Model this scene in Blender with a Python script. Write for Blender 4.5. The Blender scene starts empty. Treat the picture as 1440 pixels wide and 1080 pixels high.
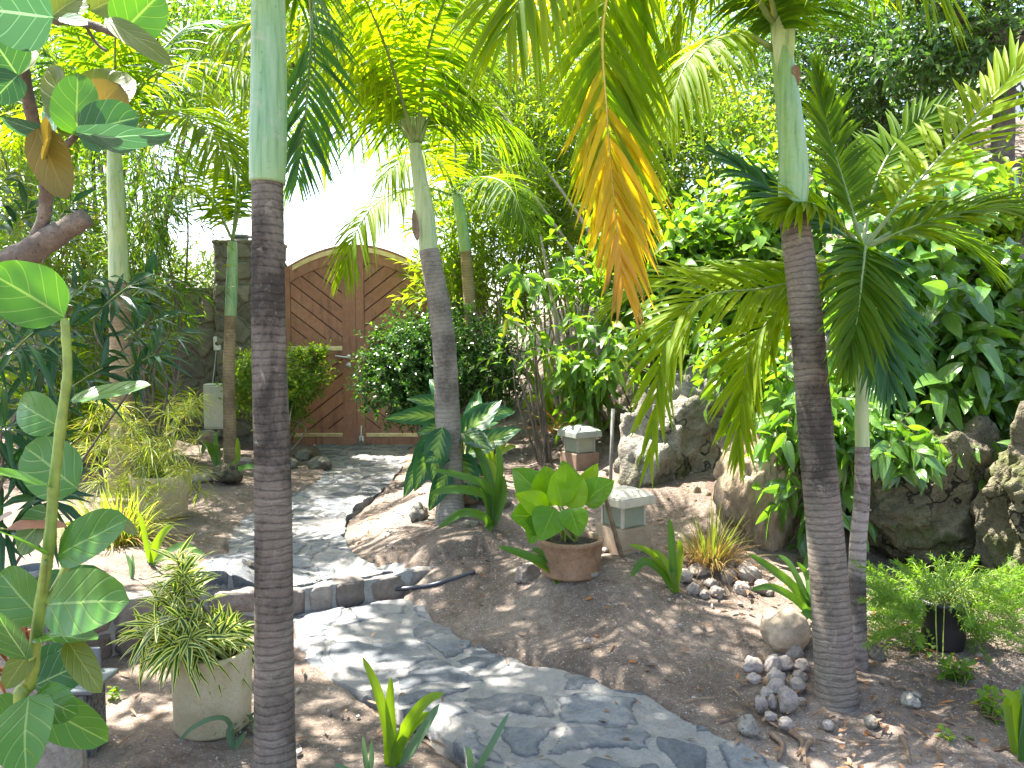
import bpy, math, random
import numpy as np
from mathutils import Vector

random.seed(7)
rng = np.random.default_rng(11)
SC = bpy.context.scene
COL = SC.collection
R = math.radians

# ------------------------------------------------------------------ camera, sky, sun, exposure
CAM = np.array([0.0, 0.0, 1.6]); PITCH = R(3.65); FPX = 1130.0
cd = bpy.data.cameras.new('camera'); cam = bpy.data.objects.new('camera', cd); COL.objects.link(cam)
cam.location = CAM; cam.rotation_euler = (R(90) - PITCH, 0, 0)
cd.sensor_width = 36; cd.lens = 36 * FPX / 1440; cd.clip_start = .05; cd.clip_end = 600
SC.camera = cam
SUN = Vector((-.36, .30, .88)).normalized()
wd = bpy.data.worlds.new('World'); SC.world = wd; wd.use_nodes = True
wn = wd.node_tree
sky = wn.nodes.new('ShaderNodeTexSky'); sky.sky_type = 'NISHITA'; sky.sun_disc = False
sky.sun_elevation = math.asin(SUN.z); sky.sun_rotation = math.atan2(SUN.x, SUN.y)
sky.air_density = 1.0; sky.dust_density = 2.5; sky.ozone_density = 1.0
bg = wn.nodes['Background']; bg.inputs[1].default_value = .112
wn.links.new(sky.outputs[0], bg.inputs[0])
ld = bpy.data.lights.new('sun', 'SUN'); ld.energy = 5.0; ld.angle = R(.55); ld.color = (1, .955, .88)
lo = bpy.data.objects.new('sun', ld); COL.objects.link(lo); lo.rotation_euler = SUN.to_track_quat('Z', 'Y').to_euler()
SC.view_settings.view_transform = 'Standard'; SC.view_settings.look = 'None'
SC.view_settings.exposure = 2.7; SC.view_settings.gamma = 1
SC.cycles.max_bounces = 8; SC.cycles.diffuse_bounces = 4; SC.cycles.transmission_bounces = 6
SC.cycles.transparent_max_bounces = 6; SC.cycles.use_denoising = True
SC.cycles.sample_clamp_indirect = 6

# ------------------------------------------------------------------ pixels of the photo (1440 wide) -> places in the garden
cp, sp_ = math.cos(PITCH), math.sin(PITCH)
def ray(px, py):
    a = (px - 720) / FPX; b = (540 - py) / FPX
    return np.array([a, cp + b * sp_, -sp_ + b * cp])
def P(px, py, d): return CAM + d * ray(px, py)
def G(px, py, z=0.0):
    r = ray(px, py); return CAM + r * ((z - CAM[2]) / r[2])
def PP(*l): return np.array([P(*q) for q in l])
def px_m(d): return d / FPX

# ------------------------------------------------------------------ noise
def _hash(ix, iy, iz, s):
    h = (ix * 374761393 + iy * 668265263 + iz * 2147483647 + s * 974634777) & 0xffffffff
    h = ((h ^ (h >> 13)) * 1274126177) & 0xffffffff
    return ((h ^ (h >> 16)) & 0xffff) / 65535.0
def vnoise(p, s=0):
    p = np.asarray(p, float)
    if p.shape[-1] == 2: p = np.concatenate([p, np.zeros(p.shape[:-1] + (1,))], -1)
    i = np.floor(p).astype(np.int64); f = p - i; f = f * f * (3 - 2 * f)
    o = 0
    for a in (0, 1):
        for b in (0, 1):
            for c in (0, 1):
                w = (f[..., 0] if a else 1 - f[..., 0]) * (f[..., 1] if b else 1 - f[..., 1]) * (f[..., 2] if c else 1 - f[..., 2])
                o = o + w * _hash(i[..., 0] + a, i[..., 1] + b, i[..., 2] + c, s)
    return o * 2 - 1
def fbm(p, s=0, n=4):
    p = np.asarray(p, float); o = 0; a = 1
    for k in range(n): o = o + a * vnoise(p * 2 ** k, s + k); a *= .5
    return o
def sstep(x, a, b):
    t = np.clip((x - a) / (b - a), 0, 1); return t * t * (3 - 2 * t)
def voronoi(p, seeds):
    d = np.linalg.norm(p[:, None, :] - seeds[None], axis=2)
    o = np.argpartition(d, 1, axis=1)[:, :2]
    dd = np.take_along_axis(d, o, 1); k = np.argsort(dd, 1)
    o = np.take_along_axis(o, k, 1); dd = np.take_along_axis(dd, k, 1)
    a = seeds[o[:, 0]]; b = seeds[o[:, 1]]
    m = (a + b) / 2; n = (b - a) / np.linalg.norm(b - a, axis=1, keepdims=True)
    return ((m - p) * n).sum(1), o[:, 0]
def nrm(v): return v / np.maximum(np.linalg.norm(v, axis=-1, keepdims=True), 1e-9)

# ------------------------------------------------------------------ mesh builder
class MB:
    def __init__(s): s.V = []; s.U = []; s.A = []; s.F = []; s.M = []; s.n = 0
    def add(s, V, F, mi=0, U=None, A=None):
        V = np.asarray(V, float); F = [np.asarray(f, np.int64) for f in (F if isinstance(F, list) else [F])]
        s.V.append(V); s.U.append(np.zeros((len(V), 2)) if U is None else np.asarray(U, float))
        s.A.append(np.zeros(len(V)) if A is None else np.asarray(A, float))
        for f in F:
            if len(f): s.F.append(f + s.n); s.M.append(np.full(len(f), mi) if np.isscalar(mi) else np.asarray(mi))
        s.n += len(V)
    def build(s, name, mats, parent=None, smooth=True, origin=None, attr=None):
        V = np.concatenate(s.V); U = np.concatenate(s.U)
        o = np.zeros(3)
        if parent is not None: o = np.array(parent['_o'])
        elif origin is not None: o = np.asarray(origin, float)
        me = bpy.data.meshes.new(name)
        loops = np.concatenate([f.ravel() for f in s.F]); cnt = np.concatenate([np.full(len(f), f.shape[1]) for f in s.F])
        me.vertices.add(len(V)); me.vertices.foreach_set('co', (V - o).astype(np.float32).ravel())
        me.loops.add(len(loops)); me.loops.foreach_set('vertex_index', loops.astype(np.int32))
        me.polygons.add(len(cnt)); me.polygons.foreach_set('loop_start', np.concatenate([[0], np.cumsum(cnt)[:-1]]).astype(np.int32))
        me.polygons.foreach_set('material_index', np.concatenate(s.M).astype(np.int32))
        me.polygons.foreach_set('use_smooth', np.full(len(cnt), smooth))
        uv = me.uv_layers.new(name='UVMap'); uv.data.foreach_set('uv', U[loops].astype(np.float32).ravel())
        if attr:
            at = me.attributes.new(attr, 'FLOAT', 'POINT'); at.data.foreach_set('value', np.concatenate(s.A).astype(np.float32))
        me.update(calc_edges=True); me.validate()
        for m in (mats if isinstance(mats, (list, tuple)) else [mats]): me.materials.append(m)
        ob = bpy.data.objects.new(name, me); COL.objects.link(ob)
        ob['_o'] = [float(x) for x in o]
        if parent is not None: ob.parent = parent
        else: ob.location = o
        return ob
    def tube(s, pts, rad, seg=8, mi=0, caps=True, vscale=1.0, flat=1.0):
        pts = np.asarray(pts, float); n = len(pts)
        rad = np.broadcast_to(np.asarray(rad, float), (n,)) if np.ndim(rad) < 2 else rad
        T = nrm(np.gradient(pts, axis=0))
        ref = np.array([0, 0, 1.0]) if abs(T[0][2]) < .9 else np.array([1.0, 0, 0])
        u = nrm(np.cross(T[0], ref)); a = np.linspace(0, 2 * np.pi, seg, endpoint=False)
        rings = []; 
        for i in range(n):
            u = nrm(u - T[i] * (u @ T[i])); v = np.cross(T[i], u)
            rings.append(pts[i] + (np.cos(a)[:, None] * u + np.sin(a)[:, None] * v * flat) * (rad[i] if np.ndim(rad) < 2 else rad[i][:, None]))
        V = np.concatenate(rings); L = np.concatenate([[0], np.cumsum(np.linalg.norm(np.diff(pts, axis=0), axis=1))]) * vscale
        U = np.stack([np.tile(a / (2 * np.pi), n), np.repeat(L, seg)], 1)
        i, j = np.meshgrid(np.arange(n - 1), np.arange(seg), indexing='ij'); j2 = (j + 1) % seg
        q = np.stack([i * seg + j, i * seg + j2, (i + 1) * seg + j2, (i + 1) * seg + j], -1).reshape(-1, 4)
        F = [q]
        if caps:
            V = np.concatenate([V, pts[:1], pts[-1:]]); U = np.concatenate([U, [[.5, 0], [.5, L[-1]]]])
            k = np.arange(seg); k2 = (k + 1) % seg
            F.append(np.stack([k2, k, np.full(seg, n * seg)], 1)); F.append(np.stack([(n - 1) * seg + k, (n - 1) * seg + k2, np.full(seg, n * seg + 1)], 1))
        s.add(V, F, mi, U)
    def box(s, c, size, mi=0, ax=None, bev=.0):
        c = np.asarray(c, float); h = np.asarray(size, float) / 2; b = min(bev, h.min() * .9)
        ax = np.eye(3) if ax is None else np.asarray(ax)
        if b <= 0:
            V = np.array([[x, y, z] for x in (-1, 1) for y in (-1, 1) for z in (-1, 1)], float) * h
            F = np.array([[0, 1, 3, 2], [4, 6, 7, 5], [0, 4, 5, 1], [2, 3, 7, 6], [0, 2, 6, 4], [1, 5, 7, 3]])
            s.add(c + V @ ax, F, mi); return
        V = []; idx = {}
        for x in (-1, 1):
            for y in (-1, 1):
                for z in (-1, 1):
                    sg = np.array([x, y, z])
                    for k in range(3):
                        v = sg * (h - b); v[k] = sg[k] * h[k]; idx[(x, y, z, k)] = len(V); V.append(v)
        Q = []; Tt = []
        for k in range(3):
            a, b2 = [(1, 2), (2, 0), (0, 1)][k]
            for sg in (-1, 1):
                f = []
                for p, q in ((-1, -1), (1, -1), (1, 1), (-1, 1)):
                    key = [0, 0, 0]; key[k] = sg; key[a] = p; key[b2] = q; f.append(idx[(*key, k)])
                Q.append(f if sg > 0 else f[::-1])
        for k in range(3):
            a, b2 = [(1, 2), (2, 0), (0, 1)][k]
            for p in (-1, 1):
                for q in (-1, 1):
                    k0 = [0, 0, 0]; k0[a] = p; k0[b2] = q; k1 = list(k0); k0[k] = -1; k1[k] = 1
                    f = [idx[(*k0, a)], idx[(*k1, a)], idx[(*k1, b2)], idx[(*k0, b2)]]
                    Q.append(f if p * q < 0 else f[::-1])
        for x in (-1, 1):
            for y in (-1, 1):
                for z in (-1, 1):
                    f = [idx[(x, y, z, k)] for k in range(3)]; Tt.append(f if x * y * z > 0 else f[::-1])
        s.add(c + np.array(V) @ ax, [np.array(Q), np.array(Tt)], mi)
    def lathe(s, c, prof, seg=32, mi=0, wob=0):
        c = np.asarray(c, float); a = np.linspace(0, 2 * np.pi, seg, endpoint=False); prof = np.asarray(prof, float)
        V = np.concatenate([np.stack([r * np.cos(a), r * np.sin(a), np.full(seg, z)], 1) for r, z in prof])
        if wob: V[:, :2] *= 1 + wob * vnoise(V * 9, 3)[:, None]
        n = len(prof); i, j = np.meshgrid(np.arange(n - 1), np.arange(seg), indexing='ij'); j2 = (j + 1) % seg
        q = np.stack([i * seg + j, i * seg + j2, (i + 1) * seg + j2, (i + 1) * seg + j], -1).reshape(-1, 4)
        U = np.stack([np.tile(a / (2 * np.pi), n), np.repeat(prof[:, 1], seg)], 1)
        s.add(c + V, q, mi, U)
    def leaves(s, t, pos, d, up, l, w, mi=0, grav=0.0):
        pos = np.atleast_2d(pos); n = len(pos); d = nrm(np.broadcast_to(d, (n, 3))); up = np.broadcast_to(up, (n, 3)) + rng.normal(0, .02, (n, 3))
        x = nrm(np.cross(d, up)); z = np.cross(x, d)
        l = np.broadcast_to(l, (n,)); w = np.broadcast_to(w, (n,)); grav = np.broadcast_to(grav, (n,))
        T, F, U = t
        V = (pos[:, None] + x[:, None] * (T[:, 0][None] * w[:, None])[..., None] + d[:, None] * (T[:, 1][None] * l[:, None])[..., None]
             + z[:, None] * (T[:, 2][None] * w[:, None] + T[:, 3][None] * l[:, None])[..., None])
        V[..., 2] -= grav[:, None] * l[:, None] * T[:, 1][None] ** 2
        m = len(T); f = (F[None] + (np.arange(n) * m)[:, None, None]).reshape(-1, F.shape[1])
        if not np.isscalar(mi): mi = np.repeat(np.asarray(mi), len(F))
        s.add(V.reshape(-1, 3), f, mi, np.tile(U, (n, 1)))

def leaf_t(nseg, k, shape, fold=.25, droop=.0, wave=.0):
    rows = []; uv = []
    for i in range(nseg + 1):
        y = i / nseg; w = max(shape(y), .004) * .5
        for j in range(-k, k + 1):
            c = j / k if k else 0
            rows.append([w * c, y, fold * abs(w * c) + wave * math.sin(y * 13 + c * 2) * abs(c), -droop * y * y]); uv.append([.5 + .5 * c, y])
    m = 2 * k + 1
    F = [[i * m + j, i * m + j + 1, (i + 1) * m + j + 1, (i + 1) * m + j] for i in range(nseg) for j in range(m - 1)]
    return np.array(rows), np.array(F), np.array(uv)
S_lance = lambda y: math.sin(math.pi * y ** .75) ** .9 if 0 < y < 1 else 0
S_oval = lambda y: (math.sin(math.pi * min(y, 1) ** .7) ** .75 if 0 < y < 1 else 0)
S_round = lambda y: (max(0, 1 - (2 * y - 1) ** 2) ** .5) * (1.08 - .25 * y)
S_strap = lambda y: min(1, .55 + y * 2.2) * (1 - max(0, (y - .45) / .55) ** 2.2)
S_palm = lambda y: min(1, .45 + 3 * y) * (1 - y ** 2.6)
S_heart = lambda y: (math.sin(math.pi * y ** .55) ** .8 if 0 < y < 1 else 0)
T_small = leaf_t(2, 1, S_oval, .3, .1)
T_oval = leaf_t(4, 1, S_oval, .3, .12)
T_narrow = leaf_t(3, 1, S_lance, .35, .1)
T_big = leaf_t(9, 3, S_oval, .25, .16, .02)
T_round = leaf_t(12, 4, S_round, .16, .06, .012)
T_strap = leaf_t(10, 1, S_strap, .45, .0)
T_palm = leaf_t(4, 1, S_palm, .45, .0)
T_blade = leaf_t(5, 1, S_strap, .3, .0)

def catmull(c, n):
    c = np.asarray(c, float); c = np.concatenate([[2 * c[0] - c[1]], c, [2 * c[-1] - c[-2]]]); m = len(c) - 3
    t = np.linspace(0, m - 1e-6, n); i = t.astype(int); f = (t - i)[:, None]
    p0, p1, p2, p3 = c[i], c[i + 1], c[i + 2], c[i + 3]
    return .5 * (2 * p1 + (p2 - p0) * f + (2 * p0 - 5 * p1 + 4 * p2 - p3) * f ** 2 + (3 * p1 - p0 - 3 * p2 + p3) * f ** 3)

_ico = {}
def ico(sub):
    if sub not in _ico:
        import bmesh
        b = bmesh.new(); bmesh.ops.create_icosphere(b, subdivisions=sub, radius=1); b.verts.ensure_lookup_table()
        _ico[sub] = (np.array([v.co[:] for v in b.verts]), np.array([[v.index for v in f.verts] for f in b.faces])); b.free()
    return _ico[sub]
def rock(mb, c, size, seed=0, sub=4, rough=.18, cuts=7, mi=0, rz=0, keep=0.72):
    V, F = ico(sub); V = V.copy(); r = np.random.default_rng(seed)
    for _ in range(cuts):
        n = nrm(r.normal(size=3)); h = r.uniform(keep, .95); dd = V @ n - h
        V -= np.maximum(dd, 0)[:, None] * n * .85
    V *= (1 + rough * fbm(V * 1.6 + seed * 3.1, seed, 4) - rough * .45 * np.abs(vnoise(V * 3.3 + seed * 1.7, seed + 4)) ** .7 + rough * .28 * vnoise(V * 9 + seed, seed) + rough * .12 * vnoise(V * 19 + seed, seed))[:, None]
    V *= np.asarray(size, float) / 2
    c_, s_ = math.cos(rz), math.sin(rz); V = V @ np.array([[c_, s_, 0], [-s_, c_, 0], [0, 0, 1]])
    mb.add(V + np.asarray(c, float), F, mi)

# ------------------------------------------------------------------ things
def tag(o, label=None, cat=None, group=None, kind=None):
    if label: o['label'] = label
    if cat: o['category'] = cat
    if group: o['group'] = group
    if kind: o['kind'] = kind
    return o
def thing(name, label, cat, loc, group=None):
    o = bpy.data.objects.new(name, None); COL.objects.link(o); o.empty_display_size = .1
    o.location = [float(x) for x in loc]; o['_o'] = [float(x) for x in loc]
    return tag(o, label, cat, group)

# ------------------------------------------------------------------ materials
def _new(name):
    m = bpy.data.materials.new(name); m.use_nodes = True; nt = m.node_tree
    return m, nt, nt.nodes['Principled BSDF'], nt.nodes['Material Output']
class N:
    def __init__(s, nt): s.nt = nt
    def n(s, t, **k):
        o = s.nt.nodes.new(t)
        for a, v in k.items(): setattr(o, a, v)
        return o
    def l(s, a, b): s.nt.links.new(a, b)
    def noise(s, scale, detail=4, rough=.6, vec=None, dist=0):
        o = s.n('ShaderNodeTexNoise'); o.inputs['Scale'].default_value = scale; o.inputs['Detail'].default_value = detail
        o.inputs['Roughness'].default_value = rough; o.inputs['Distortion'].default_value = dist
        if vec is not None: s.l(vec, o.inputs['Vector'])
        return o.outputs['Fac']
    def ramp(s, fac, st):
        o = s.n('ShaderNodeValToRGB'); e = o.color_ramp.elements
        while len(e) < len(st): e.new(.5)
        for k, (p, c) in enumerate(st): e[k].position = p; e[k].color = (*c, 1) if len(c) == 3 else c
        s.l(fac, o.inputs[0]); return o.outputs[0]
    def math(s, op, a, b=None, c=None, clamp=False):
        o = s.n('ShaderNodeMath', operation=op, use_clamp=clamp)
        for k, v in enumerate((a, b, c)):
            if v is None: continue
            if isinstance(v, (int, float)): o.inputs[k].default_value = v
            else: s.l(v, o.inputs[k])
        return o.outputs[0]
    def mix(s, f, a, b, blend='MIX'):
        o = s.n('ShaderNodeMix', data_type='RGBA', blend_type=blend)
        for k, v in ((0, f), (6, a), (7, b)):
            if isinstance(v, (int, float)): o.inputs[k].default_value = v
            elif isinstance(v, tuple): o.inputs[k].default_value = (*v, 1)
            else: s.l(v, o.inputs[k])
        return o.outputs[2]
    def bump(s, h, bsdf, st=.5, dist=.01):
        o = s.n('ShaderNodeBump'); o.inputs['Strength'].default_value = st; o.inputs['Distance'].default_value = dist
        s.l(h, o.inputs['Height']); s.l(o.outputs[0], bsdf.inputs['Normal'])
    def obj(s): return s.n('ShaderNodeTexCoord').outputs['Object']
    def gen(s): return s.n('ShaderNodeNewGeometry').outputs['Position']
    def uv(s):
        o = s.n('ShaderNodeSeparateXYZ'); s.l(s.n('ShaderNodeUVMap').outputs[0], o.inputs[0]); return o.outputs[0], o.outputs[1]

def leaf_mat(name, c1, c2, tr=None, rough=.38, trans=.42, rib=None, vein=0, style=None, c3=(.5, .55, .2), tip=None, back=None, spec=.3, rare=None, ribs=.55):
    m, nt, b, out = _new(name); g = N(nt)
    geo = g.n('ShaderNodeNewGeometry'); rnd = geo.outputs['Random Per Island']
    col = g.mix(rnd, c1, c2)
    if rare: col = g.mix(g.math('GREATER_THAN', rnd, rare[0]), col, rare[1])
    var = g.noise(7, 2, .5, g.gen()); col = g.mix(g.math('MULTIPLY', var, .5), col, tuple(x * .55 for x in c1))
    u, v = g.uv(); ux = g.math('ABSOLUTE', g.math('SUBTRACT', u, .5))
    vm = None
    if vein:
        sv = g.math('PINGPONG', g.math('MULTIPLY', g.math('SUBTRACT', v, g.math('MULTIPLY', ux, .75)), vein), .5)
    if style == 'dumbcane':
        e = g.math('ADD', ux, g.math('MULTIPLY', sv, .42)); e = g.math('ADD', e, g.math('MULTIPLY', g.noise(60, 3, .7, g.gen()), .22))
        e = g.math('ADD', e, g.math('MULTIPLY', g.math('ABSOLUTE', g.math('SUBTRACT', v, .45)), .25))
        col = g.mix(g.ramp(e, [(.22, (.85, .85, .85)), (.52, (0, 0, 0))]), col, c3)
    if style == 'stripe':
        col = g.mix(g.ramp(ux, [(.24, (0, 0, 0)), (.30, (1, 1, 1))]), col, c3)
    if style == 'spot':
        col = g.mix(g.ramp(g.noise(25, 3, .6, g.gen()), [(.58, (0, 0, 0)), (.68, (.8, .8, .8))]), col, c3)
    if vein and style is None:
        vm = g.math('LESS_THAN', sv, .035); vm = g.math('MULTIPLY', vm, .28); col = g.mix(vm, col, rib or (.35, .5, .2))
    if rib:
        col = g.mix(g.math('MULTIPLY', g.math('LESS_THAN', ux, .02), ribs), col, rib)
    if tip: col = g.mix(g.ramp(v, [(tip[0], (0, 0, 0)), (1, (1, 1, 1))]), col, tip[1])
    tcol = g.mix(1.0, col, tr or (1.9, 2.0, .7), 'MULTIPLY')
    if back: col = g.mix(geo.outputs['Backfacing'], col, back)
    g.l(col, b.inputs['Base Color']); b.inputs['Roughness'].default_value = rough; b.inputs['Specular IOR Level'].default_value = spec
    if vein:
        g.bump(g.math('MINIMUM', sv, .12), b, .6, .012)
    t = g.n('ShaderNodeBsdfTranslucent'); g.l(tcol, t.inputs[0])
    mx = g.n('ShaderNodeMixShader'); mx.inputs[0].default_value = trans
    g.l(b.outputs[0], mx.inputs[1]); g.l(t.outputs[0], mx.inputs[2]); g.l(mx.outputs[0], out.inputs[0])
    return m
def rough_mat(name, stops, scale=6, rough=.85, bs=.5, bd=.02, fine=60, stain=None, detail=6, streak=None, crack=0):
    m, nt, b, out = _new(name); g = N(nt); p = g.gen()
    if streak:
        mp = g.n('ShaderNodeMapping'); mp.inputs['Scale'].default_value = streak; g.l(p, mp.inputs[0]); p = mp.outputs[0]
    f = g.noise(scale, detail, .65, p, .3); fb = g.noise(fine, 4, .7, p)
    col = g.ramp(g.math('ADD', g.math('MULTIPLY', f, .75), g.math('MULTIPLY', fb, .25)), stops)
    if stain:
        col = g.mix(g.ramp(g.noise(stain[0], 5, .65, p, .6), [(stain[1], (0, 0, 0)), (stain[1] + .1, (1, 1, 1))]), col, stain[2])
    sp = g.noise(fine * 2.3, 3, .8, p); col = g.mix(g.ramp(sp, [(.55, (0, 0, 0)), (.68, (.75, .75, .75))]), col, tuple(x * .55 for x in stops[0][1]))
    h = g.math('ADD', g.math('MULTIPLY', f, .7), g.math('MULTIPLY', fb, .3))
    if crack:
        vo = g.n('ShaderNodeTexVoronoi', feature='DISTANCE_TO_EDGE'); vo.inputs['Scale'].default_value = crack
        mx = g.n('ShaderNodeVectorMath', operation='ADD'); nz = g.n('ShaderNodeTexNoise'); nz.inputs['Scale'].default_value = crack * 1.3; nz.inputs['Detail'].default_value = 5
        g.l(p, nz.inputs['Vector']); g.l(p, mx.inputs[0]); g.l(nz.outputs['Color'], mx.inputs[1]); g.l(mx.outputs[0], vo.inputs['Vector'])
        ck = g.ramp(g.math('ADD', vo.outputs['Distance'], g.math('MULTIPLY', g.ramp(g.noise(1.7, 3, .6, p), [(.42, (0, 0, 0)), (.6, (1, 1, 1))]), .06)), [(.0, (.15, .15, .15)), (.032, (1, 1, 1))]); col = g.mix(ck, tuple(x * .35 for x in stops[0][1]), col); h = g.math('ADD', h, g.math('MULTIPLY', ck, .5))
    g.l(col, b.inputs['Base Color']); b.inputs['Roughness'].default_value = rough; b.inputs['Specular IOR Level'].default_value = .25
    g.bump(h, b, bs, bd)
    return m
def plain_mat(name, c, rough=.5, metal=0, var=.25, scale=20, bs=.1):
    m, nt, b, out = _new(name); g = N(nt); f = g.noise(scale, 5, .6, g.gen())
    g.l(g.ramp(f, [(.3, tuple(x * (1 - var) for x in c)), (.7, tuple(min(1, x * (1 + var)) for x in c))]), b.inputs['Base Color'])
    b.inputs['Roughness'].default_value = rough; b.inputs['Metallic'].default_value = metal
    if bs: g.bump(f, b, bs, .004)
    return m
def bark_mat(name, c1, c2, dark, ring=28, ringd=.6, green=None):
    m, nt, b, out = _new(name); g = N(nt); u, v = g.uv(); p = g.gen()
    ns = g.noise(2.6, 5, .65, p, .6)
    mp = g.n('ShaderNodeMapping'); mp.inputs['Scale'].default_value = (16, 16, 95); g.l(p, mp.inputs[0])
    fib = g.noise(1, 6, .75, mp.outputs[0], .4); sp = g.noise(70, 4, .75, p)
    wob = g.math('ADD', g.math('MULTIPLY', g.noise(6, 3, .6, p), 1.6), g.math('MULTIPLY', fib, .5))
    w = g.math('PINGPONG', g.math('ADD', g.math('MULTIPLY', v, ring), wob), .5)
    w2 = g.math('PINGPONG', g.math('ADD', g.math('MULTIPLY', v, ring * 2.7), g.math('MULTIPLY', wob, 2.2)), .5)
    line = g.math('MULTIPLY', g.ramp(w, [(0, (1, 1, 1)), (.2, (0, 0, 0))]), g.ramp(sp, [(.3, (.25, .25, .25)), (.62, (1, 1, 1))]))
    line2 = g.math('MULTIPLY', g.ramp(w2, [(0, (1, 1, 1)), (.2, (0, 0, 0))]), g.ramp(fib, [(.4, (0, 0, 0)), (.65, (.7, .7, .7))]))
    col = g.mix(g.ramp(g.math('ADD', g.math('MULTIPLY', fib, .6), g.math('MULTIPLY', sp, .4)), [(.3, (0, 0, 0)), (.7, (1, 1, 1))]), c1, c2)
    st = g.ramp(g.math('ADD', g.math('MULTIPLY', ns, .62), g.math('MULTIPLY', g.math('ADD', fib, sp), .19)), [(.46, (0, 0, 0)), (.57, (1, 1, 1))])
    col = g.mix(g.math('MULTIPLY', st, .8), col, dark)
    col = g.mix(g.math('MULTIPLY', line, ringd), col, tuple(x * .7 for x in dark)); col = g.mix(g.math('MULTIPLY', line2, ringd * .6), col, dark)
    col = g.mix(g.ramp(g.noise(9, 5, .7, p, 1), [(.6, (0, 0, 0)), (.72, (.5, .5, .5))]), col, tuple(min(.6, x * 1.45) for x in c2))
    g.l(col, b.inputs['Base Color']); b.inputs['Roughness'].default_value = .9; b.inputs['Specular IOR Level'].default_value = .15
    g.bump(g.math('ADD', g.math('ADD', g.math('MULTIPLY', fib, .8), g.math('MULTIPLY', sp, .4)), g.math('MULTIPLY', w, .3)), b, .8, .010)
    return m
def shaft_mat(name, c1, c2, pale):
    m, nt, b, out = _new(name); g = N(nt); p = g.gen()
    mp = g.n('ShaderNodeMapping'); mp.inputs['Scale'].default_value = (60, 60, 3); g.l(p, mp.inputs[0])
    f = g.noise(1, 5, .6, mp.outputs[0]); k = g.noise(4, 3, .5, p)
    col = g.mix(g.ramp(k, [(.35, (0, 0, 0)), (.65, (1, 1, 1))]), c1, c2)
    col = g.mix(g.math('MULTIPLY', g.ramp(f, [(.42, (0, 0, 0)), (.7, (1, 1, 1))]), .5), col, pale)
    col = g.mix(g.ramp(f, [(.28, (.8, .8, .8)), (.46, (0, 0, 0))]), col, tuple(x * .6 for x in c1)); col = g.mix(g.ramp(g.noise(34, 5, .75, p, .5), [(.60, (0, 0, 0)), (.70, (.65, .65, .65))]), col, tuple(x * .42 for x in c1))
    col = g.mix(g.ramp(g.noise(9, 5, .7, p, 1.0), [(.56, (0, 0, 0)), (.68, (.55, .55, .55))]), col, (.36, .36, .27))
    g.l(col, b.inputs['Base Color']); b.inputs['Roughness'].default_value = .42
    g.bump(f, b, .15, .004)
    return m

# ------------------------------------------------------------------ the lie of the land
STEP = np.array([G(60, 880, .3), G(150, 843, .3), G(215, 838, .28), G(275, 838, .17), G(350, 837, .15), G(420, 832, .13), G(500, 820, .13), G(560, 808, .13), G(650, 796, .13)])
sx = np.concatenate([[-6, -3], STEP[:, 0], [2.0]]); sy = np.concatenate([[STEP[0, 1] + .1, STEP[0, 1] + .05], STEP[:, 1], [STEP[-1, 1] + .3]])
hx = np.array([-6, -2.3, -1.85, -1.6, -1.45, -1.2, -.7, -.2, .12]); hz = np.array([.32, .31, .29, .26, .17, .15, .13, .11, .0])
def stepup(x, y): return np.interp(x, hx, hz) * sstep(y - np.interp(x, sx, sy), .0, .05)
_c = []
for px, py, z in [(150, 1000, 0), (300, 1060, 0), (450, 1060, 0), (600, 1078, 0), (900, 1065, 0), (1100, 1078, -.02), (1400, 1075, 0), (700, 885, .01), (610, 865, 0),
                  (500, 900, 0), (700, 1000, 0), (900, 1020, 0), (430, 870, 0), (800, 850, .14), (800, 812, .24), (900, 910, .08), (1000, 950, .03), (950, 832, .2), (1100, 915, .07),
                  (1175, 990, .0), (1208, 945, .05), (1300, 910, .1), (1400, 890, .16), (1330, 800, .2), (875, 768, .30), (815, 655, .52), (930, 715, .4), (1060, 775, .27),
                  (740, 660, .46), (780, 635, .56), (650, 705, .34), (632, 735, .22), (700, 770, .2), (720, 710, .36),
                  (100, 950, .0), (240, 900, 0)]:
    p = G(px, py, z); _c.append((p[0], p[1], z))
for px, py, z in [(400, 800, .13), (420, 750, .14), (470, 705, .16), (500, 665, .2), (530, 640, .24), (440, 632, .25), (500, 628, .25), (300, 760, .18), (230, 720, .26), (150, 780, .31), (280, 670, .27), (322, 662, .27),
                  (340, 640, .27), (560, 775, .2), (590, 740, .26), (600, 690, .33), (520, 740, .18), (600, 800, .14), (200, 800, .3)]:
    p = G(px, py, z); _c.append((p[0], p[1], z - float(stepup(p[0], p[1]))))
for q in STEP[3:8]:
    for dy in (-.12, .02, .18): _c.append((q[0], q[1] + dy, 0.0))
_c += [(-4, 9.4, .15), (-3, 12, .1), (-1, 12, .15), (-7, 6, .0), (-5, 14, .1), (-3.5, 5, 0), (-3, 2.5, 0), (0, .5, 0), (2.4, 2.5, .02), (-2, 1, 0), (2, .5, 0),
       (2.9, 5.6, .75), (3.6, 5.2, .8), (4.5, 6.5, 2.0), (3, 7, 1.7), (2.2, 7.0, 1.25), (1.8, 8, 1.5), (1.0, 8.2, 1.0), (.3, 8.8, .7), (.6, 11, 1.6), (2.0, 10.5, 2.6), (4, 10, 3.6), (7, 9, 4.2), (9, 4, 3),
       (5.5, 3.4, 1.0), (4, 2, .3), (8, 14, 5.0), (2, 15, 3.4), (-1, 16, .4), (-8, 10, .0), (-.5, 9.7, .42), (6, 0, .4), (-6, 0, 0), (0, -4, 0)]
_c = np.array(_c); CX = _c[:, :2]
def _k(r): return np.sqrt(r * r + .02)
_A = np.zeros((len(_c) + 3,) * 2); _A[:len(_c), :len(_c)] = _k(np.linalg.norm(CX[:, None] - CX[None], axis=2)) - np.eye(len(_c)) * .02
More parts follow.
